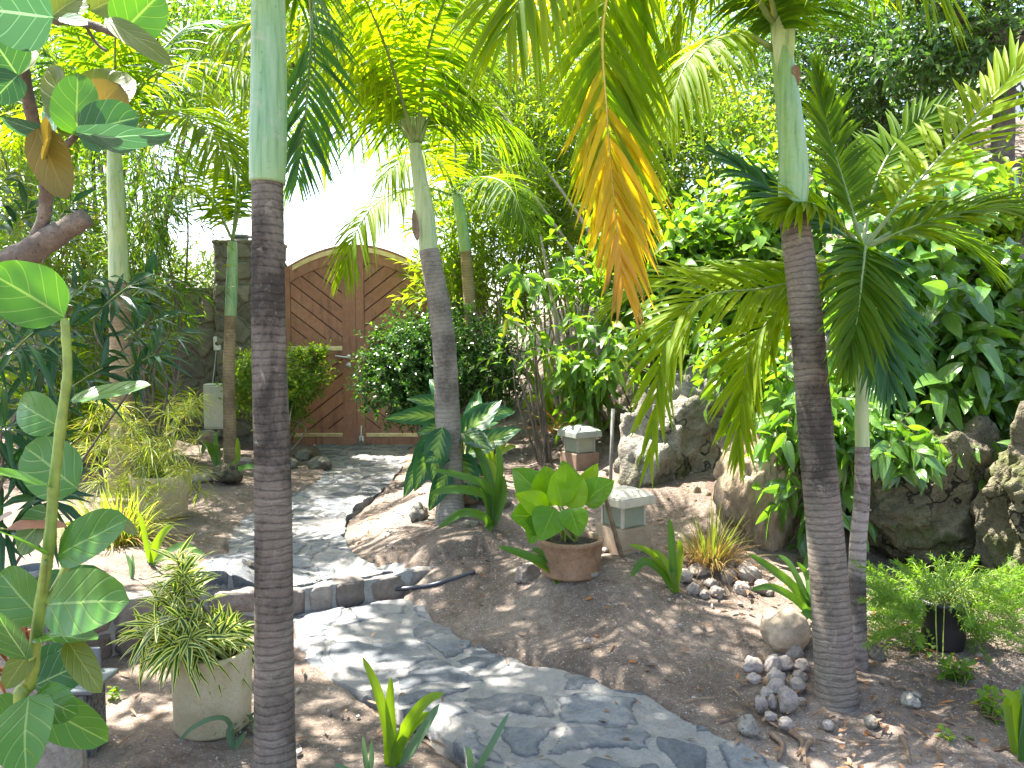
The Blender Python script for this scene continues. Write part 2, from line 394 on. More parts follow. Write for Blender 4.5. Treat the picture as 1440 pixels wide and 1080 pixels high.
_A[:len(_c), len(_c):] = np.c_[np.ones(len(_c)), CX]; _A[len(_c):, :len(_c)] = _A[:len(_c), len(_c):].T
_w = np.linalg.solve(_A, np.r_[_c[:, 2], 0, 0, 0])
def Hs(x, y):
    x = np.asarray(x, float); y = np.asarray(y, float); sh = x.shape; q = np.c_[x.ravel(), y.ravel()]
    o = np.concatenate([_k(np.linalg.norm(b[:, None] - CX[None], axis=2)) @ _w[:-3] + _w[-3] + b @ _w[-2:] for b in np.array_split(q, max(1, len(q) // 4000))])
    far = sstep(np.hypot(q[:, 0] - 0, q[:, 1] - 6), 11, 16); lim = np.clip(.25 * (q[:, 0] + 2), 0, 4)
    return np.clip(o * (1 - far) + lim * far, -.15, 6).reshape(sh)
def H(x, y): return Hs(x, y) + stepup(np.asarray(x, float), np.asarray(y, float))
def hit(px, py):
    r = ray(px, py); d = np.linspace(1.5, 16, 1500); q = CAM + d[:, None] * r
    k = np.argmax(q[:, 2] < H(q[:, 0], q[:, 1])); return q[k] if k else q[-1]
def dep(p): return float((np.asarray(p) - CAM) @ np.array([0, cp, -sp_]))
def onground(x, y): return np.array([x, y, float(H(x, y))])

# ------------------------------------------------------------------ materials of the setting
M = {}
def soil():
    m, nt, b, out = _new('soil'); g = N(nt); p = g.gen()
    a = g.noise(1.1, 5, .6, p, .4); f = g.noise(38, 5, .75, p); f2 = g.noise(150, 3, .7, p)
    col = g.ramp(g.math('ADD', g.math('MULTIPLY', a, .6), g.math('MULTIPLY', f, .4)), [(.36, (.088, .065, .05)), (.5, (.17, .132, .104)), (.63, (.28, .225, .182))])
    col = g.mix(g.ramp(f2, [(.56, (0, 0, 0)), (.66, (.8, .8, .8))]), col, (.06, .045, .035))
    col = g.mix(g.ramp(g.noise(85, 2, .5, p), [(.64, (0, 0, 0)), (.68, (.8, .8, .8))]), col, (.42, .36, .30))
    g.l(col, b.inputs['Base Color']); b.inputs['Roughness'].default_value = .95; b.inputs['Specular IOR Level'].default_value = .15
    col = g.mix(g.ramp(g.noise(4.5, 6, .75, p, .8), [(.52, (0, 0, 0)), (.64, (.6, .6, .6))]), col, (.085, .058, .04)); g.l(col, b.inputs['Base Color'])
    h = g.math('ADD', g.math('MULTIPLY', g.noise(12, 6, .75, p), 1.3), g.math('ADD', g.math('MULTIPLY', f, .45), g.math('MULTIPLY', f2, .2)))
    g.bump(h, b, .75, .03); return m
M['soil'] = soil()
def flag(name, stone_attr, s1, s2, s3, mort, bs=.6, dust=None):
    m, nt, b, out = _new(name); g = N(nt); p = g.gen()
    at = g.n('ShaderNodeAttribute', attribute_name=stone_attr).outputs['Fac']      # 0 mortar, 1..2 stone with its own tone
    tone = g.math('SUBTRACT', at, 1.0); f = g.noise(6, 8, .72, p, .8); f2 = g.noise(42, 6, .75, p); f3 = g.noise(14, 5, .7, p, .4)
    col = g.ramp(g.math('ADD', g.math('MULTIPLY', f, .55), g.math('ADD', g.math('MULTIPLY', tone, .22), g.math('MULTIPLY', f2, .25))), [(.28, s1), (.5, s2), (.72, s3)])
    mc = g.mix(f2, mort, tuple(x * .62 for x in mort)); mc = g.mix(g.ramp(f3, [(.45, (0, 0, 0)), (.65, (.7, .7, .7))]), mc, tuple(x * .55 for x in mort))
    mk = g.ramp(g.math('ADD', at, g.math('ADD', g.math('MULTIPLY', g.math('SUBTRACT', f2, .5), 1.1), g.math('MULTIPLY', g.math('SUBTRACT', f3, .5), 1.0))), [(.40, (0, 0, 0)), (.62, (1, 1, 1))])
    col = g.mix(mk, mc, col); col = g.mix(g.ramp(g.noise(95, 4, .8, p), [(.56, (0, 0, 0)), (.68, (.6, .6, .6))]), col, (.05, .05, .048))
    if dust: col = g.mix(g.ramp(g.noise(2.2, 6, .7, p, .5), [(.5, (0, 0, 0)), (.66, (.65, .65, .65))]), col, dust)
    g.l(col, b.inputs['Base Color']); b.inputs['Roughness'].default_value = .82; b.inputs['Specular IOR Level'].default_value = .3
    g.bump(g.math('ADD', g.math('ADD', f, g.math('MULTIPLY', f3, .7)), g.math('MULTIPLY', f2, .5)), b, bs, .025); return m
M['flag'] = flag('slate_flags', 'stone', (.05, .056, .066), (.125, .132, .138), (.27, .272, .265), (.27, .262, .243), .8, (.30, .27, .235))
M['rubble'] = flag('rubble_wall', 'stone', (.07, .07, .055), (.17, .155, .115), (.29, .255, .185), (.24, .215, .16))
M['stepstone'] = flag('step_stones', 'stone', (.075, .062, .054), (.17, .14, .12), (.32, .29, .255), (.36, .34, .31))
M['rock'] = rough_mat('hill_rock', [(.32, (.06, .055, .042)), (.5, (.18, .162, .13)), (.66, (.36, .33, .275))], 2.2, .9, 1.0, .06, 26, (3, .56, (.10, .095, .055)), crack=2.0)
M['rock_brown'] = rough_mat('brown_rock', [(.32, (.11, .075, .048)), (.5, (.26, .19, .125)), (.68, (.42, .33, .235))], 3.0, .9, .9, .05, 26, (4, .6, (.09, .07, .04)), streak=(1.6, 1.6, .55), crack=1.8)
M['rock_mossy'] = rough_mat('mossy_rock', [(.32, (.035, .031, .02)), (.5, (.11, .095, .06)), (.68, (.24, .205, .145))], 2.6, .95, 1.0, .10, 16, (2.6, .50, (.06, .065, .022)), crack=2.4)
M['cobble'] = rough_mat('pale_cobble', [(.3, (.13, .105, .088)), (.5, (.28, .235, .20)), (.7, (.44, .385, .34))], 5, .85, .4, .01, 60)
M['beige'] = rough_mat('beige_boulder', [(.3, (.22, .165, .11)), (.5, (.34, .265, .185)), (.7, (.45, .37, .28))], 5, .85, .4, .012, 50)

# ------------------------------------------------------------------ path centre lines (left and right edges), ground sheet
def world_edge(l): return np.array([hit(px, py)[:2] for px, py in l])
LO_L = np.array([G(416, 868, 0), G(417, 905, 0), G(430, 937, 0), G(470, 957, 0), G(535, 985, 0), G(590, 1020, 0), G(660, 1072, 0), G(760, 1150, 0), G(900, 1300, 0)])[:, :2]
LO_R = np.array([G(586, 846, 0), G(596, 858, 0), G(628, 884, 0), G(690, 920, 0), G(790, 950, 0), G(890, 985, 0), G(1000, 1032, 0), G(1140, 1100, 0), G(1330, 1220, 0)])[:, :2]
UP_L = np.array([G(442, 625, .26), G(452, 650, .23), G(434, 688, .19), G(352, 728, .17), G(318, 756, .17), G(300, 795, .16), G(266, 839, .17)])[:, :2]
UP_R = np.array([G(578, 625, .26), G(570, 652, .23), G(545, 682, .20), G(500, 715, .17), G(481, 748, .15), G(503, 788, .13), G(556, 809, .13)])[:, :2]
def strip(L, Rr, n): return catmull(np.c_[L, np.zeros(len(L))], n)[:, :2], catmull(np.c_[Rr, np.zeros(len(Rr))], n)[:, :2]
def in_path(x, y, sh=.08):
    q = np.c_[np.ravel(x), np.ravel(y)]; o = np.zeros(len(q))
    for L, Rr in ((LO_L, LO_R), (UP_L, UP_R)):
        a, b = strip(L, Rr, 90); c = (a + b) / 2; hw = np.linalg.norm(b - a, axis=1) / 2
        d = np.linalg.norm(q[:, None] - c[None], axis=2); k = d.argmin(1)
        u = nrm(b[k] - a[k]); lat = np.abs(((q - c[k]) * u).sum(1)); lon = np.sqrt(np.maximum(d[np.arange(len(q)), k] ** 2 - lat ** 2, 0))
        o = np.maximum(o, sstep(hw[k] - sh - lat, -.04, .03) * (lon < .25))
    return o.reshape(np.shape(x))
def axis(a, b, st, lim, gr=1.25):
    v = list(np.arange(a, b + 1e-6, st)); s = st
    while v[-1] < lim: s *= gr; v.append(v[-1] + s)
    s = st
    while v[0] > -lim: s *= gr; v.insert(0, v[0] - s)
    return np.array(v)
gx = axis(-3.2, 3.6, .035, 150); gy = axis(2.2, 9.8, .035, 150)
X, Y = np.meshgrid(gx, gy, indexing='ij'); Z = H(X, Y)
nearm = (np.abs(X) < 5) * (Y > 0) * (Y < 12)
ip = in_path(X.ravel(), Y.ravel()).reshape(X.shape) * nearm
q2 = np.stack([X, Y], -1)
Z += nearm * (.022 * fbm(q2 * 2.3, 5, 4) + .010 * np.abs(fbm(q2 * 11, 9, 2))) * (1 - ip) - .07 * ip
mb = MB(); nx, ny = X.shape; i, j = np.meshgrid(np.arange(nx - 1), np.arange(ny - 1), indexing='ij')
mb.add(np.stack([X, Y, Z], -1).reshape(-1, 3), np.stack([i * ny + j, (i + 1) * ny + j, (i + 1) * ny + j + 1, i * ny + j + 1], -1).reshape(-1, 4))
tag(mb.build('ground', M['soil']), kind='structure')

def flag_path(name, L, Rr, nv, nu, seed, cell=.36, lift=0):
    a, b = strip(L, Rr, nv); t = np.linspace(0, 1, nu)
    Q = a[:, None] * (1 - t)[None, :, None] + b[:, None] * t[None, :, None]
    wob = np.stack([fbm(Q * 5, seed, 3), fbm(Q * 5 + 9, seed + 5, 3)], -1) * .035
    q = (Q + wob).reshape(-1, 2); lo = q.min(0) - .5; hi = q.max(0) + .5
    r = np.random.default_rng(seed); gxx, gyy = np.meshgrid(np.arange(lo[0], hi[0], cell), np.arange(lo[1], hi[1], cell * .8), indexing='ij')
    sd = np.c_[gxx.ravel(), gyy.ravel()] + r.uniform(-.48, .48, (gxx.size, 2)) * cell
    qq = q + np.stack([fbm(q * 4, 1, 5), fbm(q * 4, 7, 5)], -1) * .06
    e, idx = voronoi(qq, sd); tone = r.uniform(0, 1, len(sd)); gap = np.where(r.uniform(size=len(sd)) < .12, .3, r.uniform(.008, .05, len(sd)))
    e = e - gap[idx] - .018 * fbm(q * 9, 3, 3); s = sstep(e, -.012, .022)
    base = (Hs(q[:, 0], q[:, 1]) + (np.interp(q[:, 0], hx, hz) if lift else 0)).reshape(nv, nu); base = base.mean(1, keepdims=True) * .6 + np.linspace(base[:, :6].mean(1), base[:, -6:].mean(1), nu).T * .4
    kk = np.ones(61) / 61; base = np.stack([np.convolve(np.pad(base[:, c], 30, 'reflect', reflect_type='odd'), kk, 'valid') for c in range(nu)], 1).ravel()
    if lift: w_ = np.repeat(sstep(np.arange(nv), nv - 75., nv - 8.), nu); base = base * (1 - w_) + (np.interp(q[:, 0], hx, hz) - .004) * w_
    z = base + .010 + s * (.004 + .007 * tone[idx]) + .008 * fbm(q * 5, 2, 5) + s * .007 * np.abs(vnoise(q * np.array([5, 16.]), 8))
    A = s * (1 + tone[idx] * s)
    V = np.c_[q, z].reshape(nv, nu, 3); A = A.reshape(nv, nu)
    sk0 = V[:, :1] - [0, 0, .09]; sk1 = V[:, -1:] - [0, 0, .09]; V = np.concatenate([sk0, V, sk1], 1); A = np.concatenate([A[:, :1] * 0, A, A[:, -1:] * 0], 1)
    f0 = V[:1] - [0, 0, .12]; f1 = V[-1:] - [0, 0, .12]; V = np.concatenate([f0, V, f1], 0); A = np.concatenate([A[:1] * 0, A, A[-1:] * 0], 0)
    n1, n2 = V.shape[:2]; i, j = np.meshgrid(np.arange(n1 - 1), np.arange(n2 - 1), indexing='ij')
    mb = MB(); mb.add(V.reshape(-1, 3), np.stack([i * n2 + j, i * n2 + j + 1, (i + 1) * n2 + j + 1, (i + 1) * n2 + j], -1).reshape(-1, 4), A=A.ravel())
    return tag(mb.build(name, M['flag'], attr='stone'), kind='structure')
flag_path('lower_path', LO_L, LO_R, 330, 130, 4, .33)
flag_path('upper_path', UP_L, UP_R, 330, 90, 9, .28, 1)

# the riser of the step: a row of masonry blocks set in pale mortar, one low retaining edge
mb = MB(); r = np.random.default_rng(3)
pts = catmull(STEP, 400); sl = np.concatenate([[0], np.cumsum(np.linalg.norm(np.diff(pts, axis=0), axis=1))])
def on_step(s): return np.array([np.interp(s, sl, pts[:, k]) for k in range(3)])
s0 = 0
while s0 < sl[-1] - .02:
    w = r.uniform(.15, .30); c = on_step(s0 + w / 2); t = nrm(on_step(s0 + w) - on_step(s0)); n = np.array([t[1], -t[0], 0])
    h = float(np.interp(c[0], hx, hz)); c = c.copy(); c[2] = min(float(Hs(c[0], c[1])) + h + .012, c[2] + .025); h = max(h, .06) + .02
    rows = 2 if h > .24 else 1
    for k in range(rows):
        hh = h / rows; V, F = ico(4); V = V.copy(); V = np.sign(V) * np.abs(V) ** .38
        V *= 1 + .09 * fbm(V * 2.2 + s0 * 5 + k, 4, 4)[:, None]
        tone = r.uniform(0, 1)
        W = c + V[:, :1] * (w * .485) * t + V[:, 1:2] * .085 * n - n * .055 + np.c_[np.zeros((len(V), 2)), V[:, 2] * hh * .5]
        W[:, 2] += (c[2] - h + hh * (k + .5)) - c[2]
        mb.add(W, F, A=np.full(len(V), 1 + tone))
    s0 += w
V = []; F = []
for k, s in enumerate(np.linspace(0, sl[-1], 80)):
    c = on_step(s); t = nrm(on_step(min(s + .05, sl[-1])) - on_step(max(0, s - .05))); n = np.array([t[1], -t[0], 0]); h = float(np.interp(c[0], hx, hz)); c = c.copy(); c[2] = min(float(Hs(c[0], c[1])) + h + .004, c[2] + .017); h = max(h, .06)
    V += [c - n * .2 + [0, 0, .002], c + n * .012 + [0, 0, .002], c + n * .02 - [0, 0, h + .03]]
V = np.array(V); V += .006 * vnoise(V * 20, 2)[:, None]
for k in range(79): F += [[k * 3, k * 3 + 3, k * 3 + 4, k * 3 + 1], [k * 3 + 1, k * 3 + 4, k * 3 + 5, k * 3 + 2]]
mb.add(V, np.array(F), A=np.zeros(len(V)))
tag(mb.build('stone_step', M['stepstone'], attr='stone', origin=on_step(sl[-1] * .6)), 'low step edge of rough brown and grey blocks set in pale mortar across the path', 'step')

# ------------------------------------------------------------------ gate
def wood():
    m, nt, b, out = _new('gate_wood'); g = N(nt); p = g.gen()
    mp = g.n('ShaderNodeMapping'); mp.inputs['Scale'].default_value = (9, 9, 9); g.l(p, mp.inputs[0])
    f = g.noise(1.2, 5, .6, mp.outputs[0], 1.5); k = g.noise(1.5, 3, .5, p); ri = g.n('ShaderNodeNewGeometry').outputs['Random Per Island']
    c = g.ramp(g.math('ADD', g.math('MULTIPLY', f, .55), g.math('ADD', g.math('MULTIPLY', k, .3), g.math('MULTIPLY', ri, .15))), [(.3, (.215, .085, .047)), (.7, (.40, .18, .105))])
    mp2 = g.n('ShaderNodeMapping'); mp2.inputs['Scale'].default_value = (14, 14, 1.6); g.l(p, mp2.inputs[0]); st = g.noise(1, 6, .7, mp2.outputs[0])
    c = g.mix(g.ramp(st, [(.52, (0, 0, 0)), (.68, (.6, .6, .6))]), c, (.07, .032, .02)); c = g.mix(g.ramp(g.noise(2.4, 5, .7, p, .6), [(.54, (0, 0, 0)), (.7, (.45, .45, .45))]), c, (.40, .22, .14))
    g.l(c, b.inputs['Base Color']); b.inputs['Roughness'].default_value = .5; g.bump(f, b, .12, .004); return m
M['wood'] = wood()
M['dark_gap'] = plain_mat('gate_backing', (.04, .016, .01), .8)
M['brass'] = plain_mat('aged_brass', (.62, .50, .26), .35, .75, .25, 12)
M['steel'] = plain_mat('satin_steel', (.62, .60, .55), .35, .9, .1)
GD = 9.6; S = px_m(GD)
gc = P(503, 627, GD); gy_ = gc[1]; gz = float(gc[2]); gxc = float(gc[0])
def zt(x):                                                                      # arched top over the whole gate
    t = (x - gxc) / .92; return gz + 2.39 - .34 * abs(t) ** 1.9
gate = thing('gate', 'arched double wooden gate with chevron planks and brass strips at the end of the path', 'gate', (gxc, gy_, gz))
def plate(mb, poly, y0, y1, mi=0):                                             # polygon in the gate plane with thickness
    poly = np.asarray(poly, float); n = len(poly)
    V = np.concatenate([np.c_[poly[:, 0], np.full(n, y0), poly[:, 1]], np.c_[poly[:, 0], np.full(n, y1), poly[:, 1]]])
    k = np.arange(n); k2 = (k + 1) % n; c = len(V)
    V = np.concatenate([V, [[poly[:, 0].mean(), y0, poly[:, 1].mean()]]])
    mb.add(V, [np.stack([k, k2, np.full(n, c)], 1), np.stack([k2, k, k + n, k2 + n], 1)], mi)
def clip(poly, n, h):                                                          # keep n.p <= h
    o = []
    for a, b in zip(poly, np.roll(poly, -1, 0)):
        da = a @ n - h; db = b @ n - h
        if da <= 0: o.append(a)
        if da * db < 0: o.append(a + (b - a) * da / (da - db))
    return np.array(o)
def gate_leaf(x0, x1, st0, st1, sgn):
    lf = MB(); w = MB()
    top = lambda x: zt(x) - .005
    # frame: stiles, rails and curved head, butted
    zlo, zm0, zm1 = gz + .015, gz + 1.085, gz + 1.275
    xs = np.linspace(x0, x0 + st0, 5); plate(w, np.r_[[[x0, zlo]], [[x0 + st0, zlo]], np.c_[xs[::-1], top(xs[::-1])]], gy_ - .03, gy_ + .03)
    xs = np.linspace(x1 - st1, x1, 5); plate(w, np.r_[[[x1 - st1, zlo]], [[x1, zlo]], np.c_[xs[::-1], top(xs[::-1])]], gy_ - .03, gy_ + .03)
    a, b = x0 + st0 + .002, x1 - st1 - .002
    plate(w, [[a, zlo], [b, zlo], [b, gz + .2], [a, gz + .2]], gy_ - .027, gy_ + .027)
    plate(w, [[a, zm0], [b, zm0], [b, zm1], [a, zm1]], gy_ - .027, gy_ + .027)
    xs = np.linspace(a, b, 14)
    for q in range(13):
        X_ = xs[q:q + 2]; plate(w, [[X_[0], top(X_[0]) - .2], [X_[1], top(X_[1]) - .2], [X_[1], top(X_[1])], [X_[0], top(X_[0])]], gy_ - .027, gy_ + .027)
    fr = w.build('leaf_frame', M['wood'], gate, smooth=False)
    for lo, sl in ((gz + .2, -sgn), (zm1, sgn)):
        xs = np.linspace(b, a, 14); up = np.c_[xs, top(xs) - .2] if lo > gz + 1 else np.array([[b, zm0], [a, zm0]])
        poly = np.r_[[[a, lo], [b, lo]], up] + 0.0
        bk = MB(); plate(bk, poly, gy_ + .006, gy_ + .02)
        pn = bk.build('panel', M['dark_gap'], gate, smooth=False)
        pk = MB(); n = nrm(np.array([sl * .78, 1.0])); hh = poly @ n; stp = .137
        for h in np.arange(hh.min() - .02, hh.max(), stp):
            c = clip(clip(poly, n, h + stp - .006), -n, -(h + .006))
            if len(c) > 2: plate(pk, c + (c.mean(0) - c) * .004, gy_ - .016, gy_ + .005)
        pk.build('planks', M['wood'], pn, smooth=False)
    st = MB()
    st.box([(a + b) / 2, gy_ - .033, gz + .135], [b - a - .02, .008, .045], 0, None, .002); st.build('kick_strip', M['brass'], gate, False)
    st = MB(); xs = np.linspace(a + .03, b + st1 * .1 if sgn > 0 else b, 14)
    for q in range(13):
        X_ = xs[q:q + 2]; plate(st, [[X_[0], top(X_[0]) - .085], [X_[1], top(X_[1]) - .085], [X_[1], top(X_[1]) - .03], [X_[0], top(X_[0]) - .03]], gy_ - .036, gy_ - .028)
    st.build('arch_strip', M['brass'], gate, False)
    if sgn > 0:
        st = MB(); st.box([(a + b) / 2, gy_ - .033, gz + 1.165], [b - a, .008, .052], 0, None, .002); st.build('rail_strip', M['brass'], gate, False)
gate_leaf(gxc - .90, gxc - .003, .13, .155, 1)
gate_leaf(gxc + .003, gxc + .90, .095, .13, -1)
h = MB(); hx_, hz_ = gxc - .085, gz + 1.06
h.tube([[hx_, gy_ - .03, hz_], [hx_, gy_ - .085, hz_]], .013, 10); h.tube(catmull([[hx_, gy_ - .085, hz_], [hx_ - .05, gy_ - .09, hz_ + .003], [hx_ - .15, gy_ - .085, hz_ + .018]], 8), .011, 8)
h.tube([[hx_, gy_ - .032, hz_], [hx_, gy_ - .044, hz_]], .032, 16); h.tube([[hx_, gy_ - .032, hz_ - .095], [hx_, gy_ - .046, hz_ - .095]], .034, 16)
h.build('handle', M['steel'], gate)
h = MB(); bx_ = gxc + .055; h.box([bx_, gy_ - .036, gz + .13], [.022, .02, .24], 0, None, .004); h.box([bx_, gy_ - .04, gz + .07], [.06, .02, .11], 0, None, .004); h.tube([[bx_, gy_ - .055, gz + .0], [bx_, gy_ - .055, gz + .22]], .009, 8)
h.build('drop_bolt', M['steel'], gate)

# ------------------------------------------------------------------ rubble walls
def stone_wall(name, label, p0, p1, z0, z1, thick, seed, cell=.3, cat='wall'):
    p0 = np.array(p0, float); p1 = np.array(p1, float); L = np.linalg.norm(p1 - p0); t = (p1 - p0) / L; n = np.array([t[1], -t[0]])
    mb = MB(); r = np.random.default_rng(seed); h = z1 - z0
    per = L + 2 * thick + L + thick * 0
    def face(o2, d2, n2, w):
        nu, nv = max(3, int(w / .022)), max(3, int(h / .022)); u, v = np.meshgrid(np.linspace(0, w, nu), np.linspace(0, h, nv), indexing='ij'); q = np.c_[u.ravel(), v.ravel()]
        a, b = np.meshgrid(np.arange(-cell, w + cell, cell), np.arange(-cell, h + cell, cell * .72), indexing='ij'); sd = np.c_[a.ravel(), b.ravel()] + r.uniform(-.45, .45, (a.size, 2)) * cell
        e, idx = voronoi(q + np.stack([fbm(q * 5, seed, 3), fbm(q * 5, seed + 8, 3)], -1) * .03, sd); tone = r.uniform(0, 1, len(sd))
        s = sstep(e - .012 - .012 * vnoise(q * 7, 3), 0, .022); edge = np.minimum(np.minimum(q[:, 0], w - q[:, 0]), 99)
        off = (s * (.018 + .022 * tone[idx]) + .008 * fbm(q * 9, 4, 3)) * sstep(edge, -.001, .02)
        V = np.c_[o2[0] + d2[0] * q[:, 0] + n2[0] * off, o2[1] + d2[1] * q[:, 0] + n2[1] * off, z0 + q[:, 1]]
        i, j = np.meshgrid(np.arange(nu - 1), np.arange(nv - 1), indexing='ij')
        mb.add(V, np.stack([i * nv + j, (i + 1) * nv + j, (i + 1) * nv + j + 1, i * nv + j + 1], -1).reshape(-1, 4), A=s * (1 + tone[idx] * s))
    face(p0, t, n, L); face(p1, -n, t, thick); face(p0 - n * thick, n, -t, thick)
    c = (p0 + p1) / 2 - n * thick / 2
    mb.box([c[0], c[1], z1 + .02], [L + .05, thick + .05, .05], 0, np.array([[t[0], t[1], 0], [-t[1], t[0], 0], [0, 0, 1]]), .012)
    mb.box([c[0] - n[0] * .0, c[1] - n[1] * .0, (z0 + z1) / 2], [L - .01, thick - .01, h], 0, np.array([[t[0], t[1], 0], [-t[1], t[0], 0], [0, 0, 1]]))
    return tag(mb.build(name, M['rubble'], attr='stone', origin=(c[0], c[1], z0)), label, cat)
yb = gy_ - .12
stone_wall('gate_pillar', 'tall rubble stone gatepost with a slim palm in front of it', (P(313, 345, GD)[0], yb), (gxc - .93, yb), .1, float(P(330, 346, GD)[2]), .5, 3, .27, 'pillar')
stone_wall('garden_wall', 'low rubble stone garden wall carrying a small white socket box', (-8.5, yb + .12), (P(313, 345, GD)[0] - .03, yb + .1), .0, float(P(280, 410, GD)[2]), .3, 8, .33)
stone_wall('gate_pillar', 'stone gatepost on the handle-less side of the gate, hidden by a clipped bush', (gxc + .93, yb), (gxc + 1.5, yb), .2, gz + 2.1, .5, 5, .27, 'pillar')
b = MB(); c = P(341, 340, GD); b.box([c[0], yb + .2, c[2] + .0], [.16, .16, .08], 0, None, .012); b.box([c[0], yb + .2, c[2] + .055], [.22, .22, .03], 0, None, .008)
M['grey_cap'] = plain_mat('grey_stone_cap', (.22, .24, .25), .8)
tag(b.build('post_cap', M['grey_cap'], smooth=False, origin=(c[0], yb + .2, c[2] - .04)), 'small square grey cap on top of the stone gatepost', 'post cap')
M['cream_paint'] = plain_mat('cream_paint', (.55, .55, .46), .6, 0, .08)
M['white_plastic'] = plain_mat('white_plastic', (.72, .70, .63), .45, 0, .06)
M['black'] = plain_mat('black_plastic', (.012, .013, .016), .45, 0, .2)
sbx = thing('socket_box', 'small white socket box on the rubble garden wall', 'socket box', P(306, 483, 9.42))
b = MB(); c = P(306, 483, 9.40); b.box(c, [.085, .05, .16], 0, None, .008); b.build('housing', M['white_plastic'], sbx, False)
b = MB(); b.tube([c + [0, -.03, .0], c + [0, -.022, 0]], .02, 14); b.build('dial', M['black'], sbx)
b = MB(); c0 = P(304, 492, 9.4); b.tube(catmull([c0, P(302, 515, 9.42), P(298, 545, 9.42)], 10), .006, 6); b.build('conduit', M['cream_paint'], sbx)
cab = thing('meter_cabinet', 'flat pale cream cabinet standing against the stone wall behind the slim palm', 'cabinet', P(306, 604, 9.2))
b = MB(); c = P(306, 571, 9.25); b.box(c, [.26, .18, .52], 0, None, .01); b.build('housing', M['cream_paint'], cab, False)
b = MB(); b.box(c + [.006, -.096, 0], [.22, .012, .47], 0, None, .006); b.build('door', M['cream_paint'], cab, False)
b = MB(); rock(b, P(292, 614, 9.1), (.24, .2, .17), 5, 4, .12, 6); tag(b.build('stone', M['cobble'], origin=P(292, 614, 9.1)), 'squarish pale stone under the cream cabinet', 'stone')

# ------------------------------------------------------------------ garden lanterns
def glassy(name, c):
    m, nt, b_, out = _new(name); g = N(nt); f = g.noise(30, 4, .6, g.gen())
    g.l(g.mix(f, c, tuple(x * .75 for x in c)), b_.inputs['Base Color']); b_.inputs['Roughness'].default_value = .18; b_.inputs['Transmission Weight'].default_value = .35; return m
M['frost'] = glassy('frosted_green_glass', (.40, .44, .34))
M['pewter'] = plain_mat('weathered_zinc', (.25, .27, .23), .55, .15, .2, 14, .2)
M['pewter_warm'] = plain_mat('pale_weathered_cap', (.45, .40, .33), .55, .05, .2, 14, .2)
M['tan_stone'] = rough_mat('tan_sandstone', [(.3, (.22, .15, .10)), (.5, (.36, .265, .185)), (.7, (.46, .36, .27))], 5, .9, .4, .008, 70)
M['bronze'] = plain_mat('bronze_base', (.23, .15, .105), .6, .1, .2, 18, .2)
def lantern(label, base, s, rz, cap, foot):
    t = thing('garden_lantern', label, 'lantern', base, 'square path lanterns')
    c_, s_ = math.cos(rz), math.sin(rz); ax = np.array([[c_, s_, 0], [-s_, c_, 0], [0, 0, 1]])
    def part(name, m, l, taper=None):
        b = MB()
        for z0, z1, w0, w1 in l:
            hw0, hw1 = w0 / 2 * s, w1 / 2 * s
            V = np.array([[x * w, y * w, z] for z, w in ((z0 * s, hw0), (z1 * s, hw1)) for x, y in ((-1, -1), (1, -1), (1, 1), (-1, 1))]) @ ax + base
            b.add(V, np.array([[0, 1, 5, 4], [1, 2, 6, 5], [2, 3, 7, 6], [3, 0, 4, 7], [4, 5, 6, 7], [3, 2, 1, 0]]))
        o = b.build(name, m, t, False); mod = o.modifiers.new('soft_edges', 'BEVEL'); mod.width = .006; mod.segments = 2; return o
    part('base', foot, [(-.06, .42, .76, .74)])
    gl = part('glass', M['frost'], [(.424, .82, .56, .56)])
    for x in (-1, 1):
        for y in (-1, 1): b = MB(); b.box(base + (np.array([x * .27, y * .27, .62]) * s) @ ax, [.05 * s, .05 * s, .396 * s], 0, ax); b.build('corner_post', cap, gl, False)
    part('cap', cap, [(.824, .98, .86, .84), (.983, 1.10, .84, .50)])
p = hit(876, 768); lantern('square lantern with pale cream cap and stone base beside the terracotta pot', p, .325, .62, M['pewter_warm'], M['tan_stone'])
p = hit(815, 657); lantern('square lantern with grey-green cap and brown base below the thin pale stems', p, .30 * dep(p) / 6.4, .55, M['pewter'], M['bronze'])

# ------------------------------------------------------------------ rocks
def rock_thing(name, label, base, size, seed, mat, cat='rock', group=None, rough=.18, cuts=7, rz=0, sink=.2, sub=5):
    base = np.asarray(base, float); b = MB(); rock(b, base + [0, 0, size[2] * (.5 - sink)], size, seed, sub, rough, cuts, 0, rz)
    return tag(b.build(name, M[mat], origin=base), label, cat, group)
def px_rock(name, label, x0, y0, x1, y1, d, seed, mat, depth=.8, **k):         # a rock that fills the given patch of the view
    d = d or dep(hit((x0 + x1) / 2, y1 - 12)); s = px_m(d); w = (x1 - x0) * s; h = (y1 - y0) * s; c = P((x0 + x1) / 2, (y0 + y1) / 2, d + w * depth * .35)
    b = MB(); rock(b, c, (w * 1.08, w * depth, h * 1.12), seed, k.get('sub', 5), k.get('rough', .2), k.get('cuts', 8), 0, k.get('rz', 0))
    return tag(b.build(name, M[mat], origin=c - [0, 0, h / 2]), label, k.get('cat', 'boulder'), k.get('group'))
px_rock('boulder', 'big grey boulder behind the pale-capped lantern, split by a dark crack', 865, 560, 1000, 745, 5.9, 21, 'rock', .9, rough=.28, cuts=12)
px_rock('boulder', 'flat-faced grey boulder leaning on top of the cracked big boulder', 900, 520, 1030, 630, 6.4, 33, 'rock', .8, rough=.25, cuts=12)
px_rock('boulder', 'upright brown boulder with furrowed sides between dry grass and the thick palm', 1004, 612, 1126, 796, 4.9, 12, 'rock_brown', .9, rough=.2, cuts=5)
px_rock('boulder', 'small pale ledge rock between the grey boulder and the brown boulder', 950, 680, 1022, 765, 5.6, 18, 'rock_brown', .8)
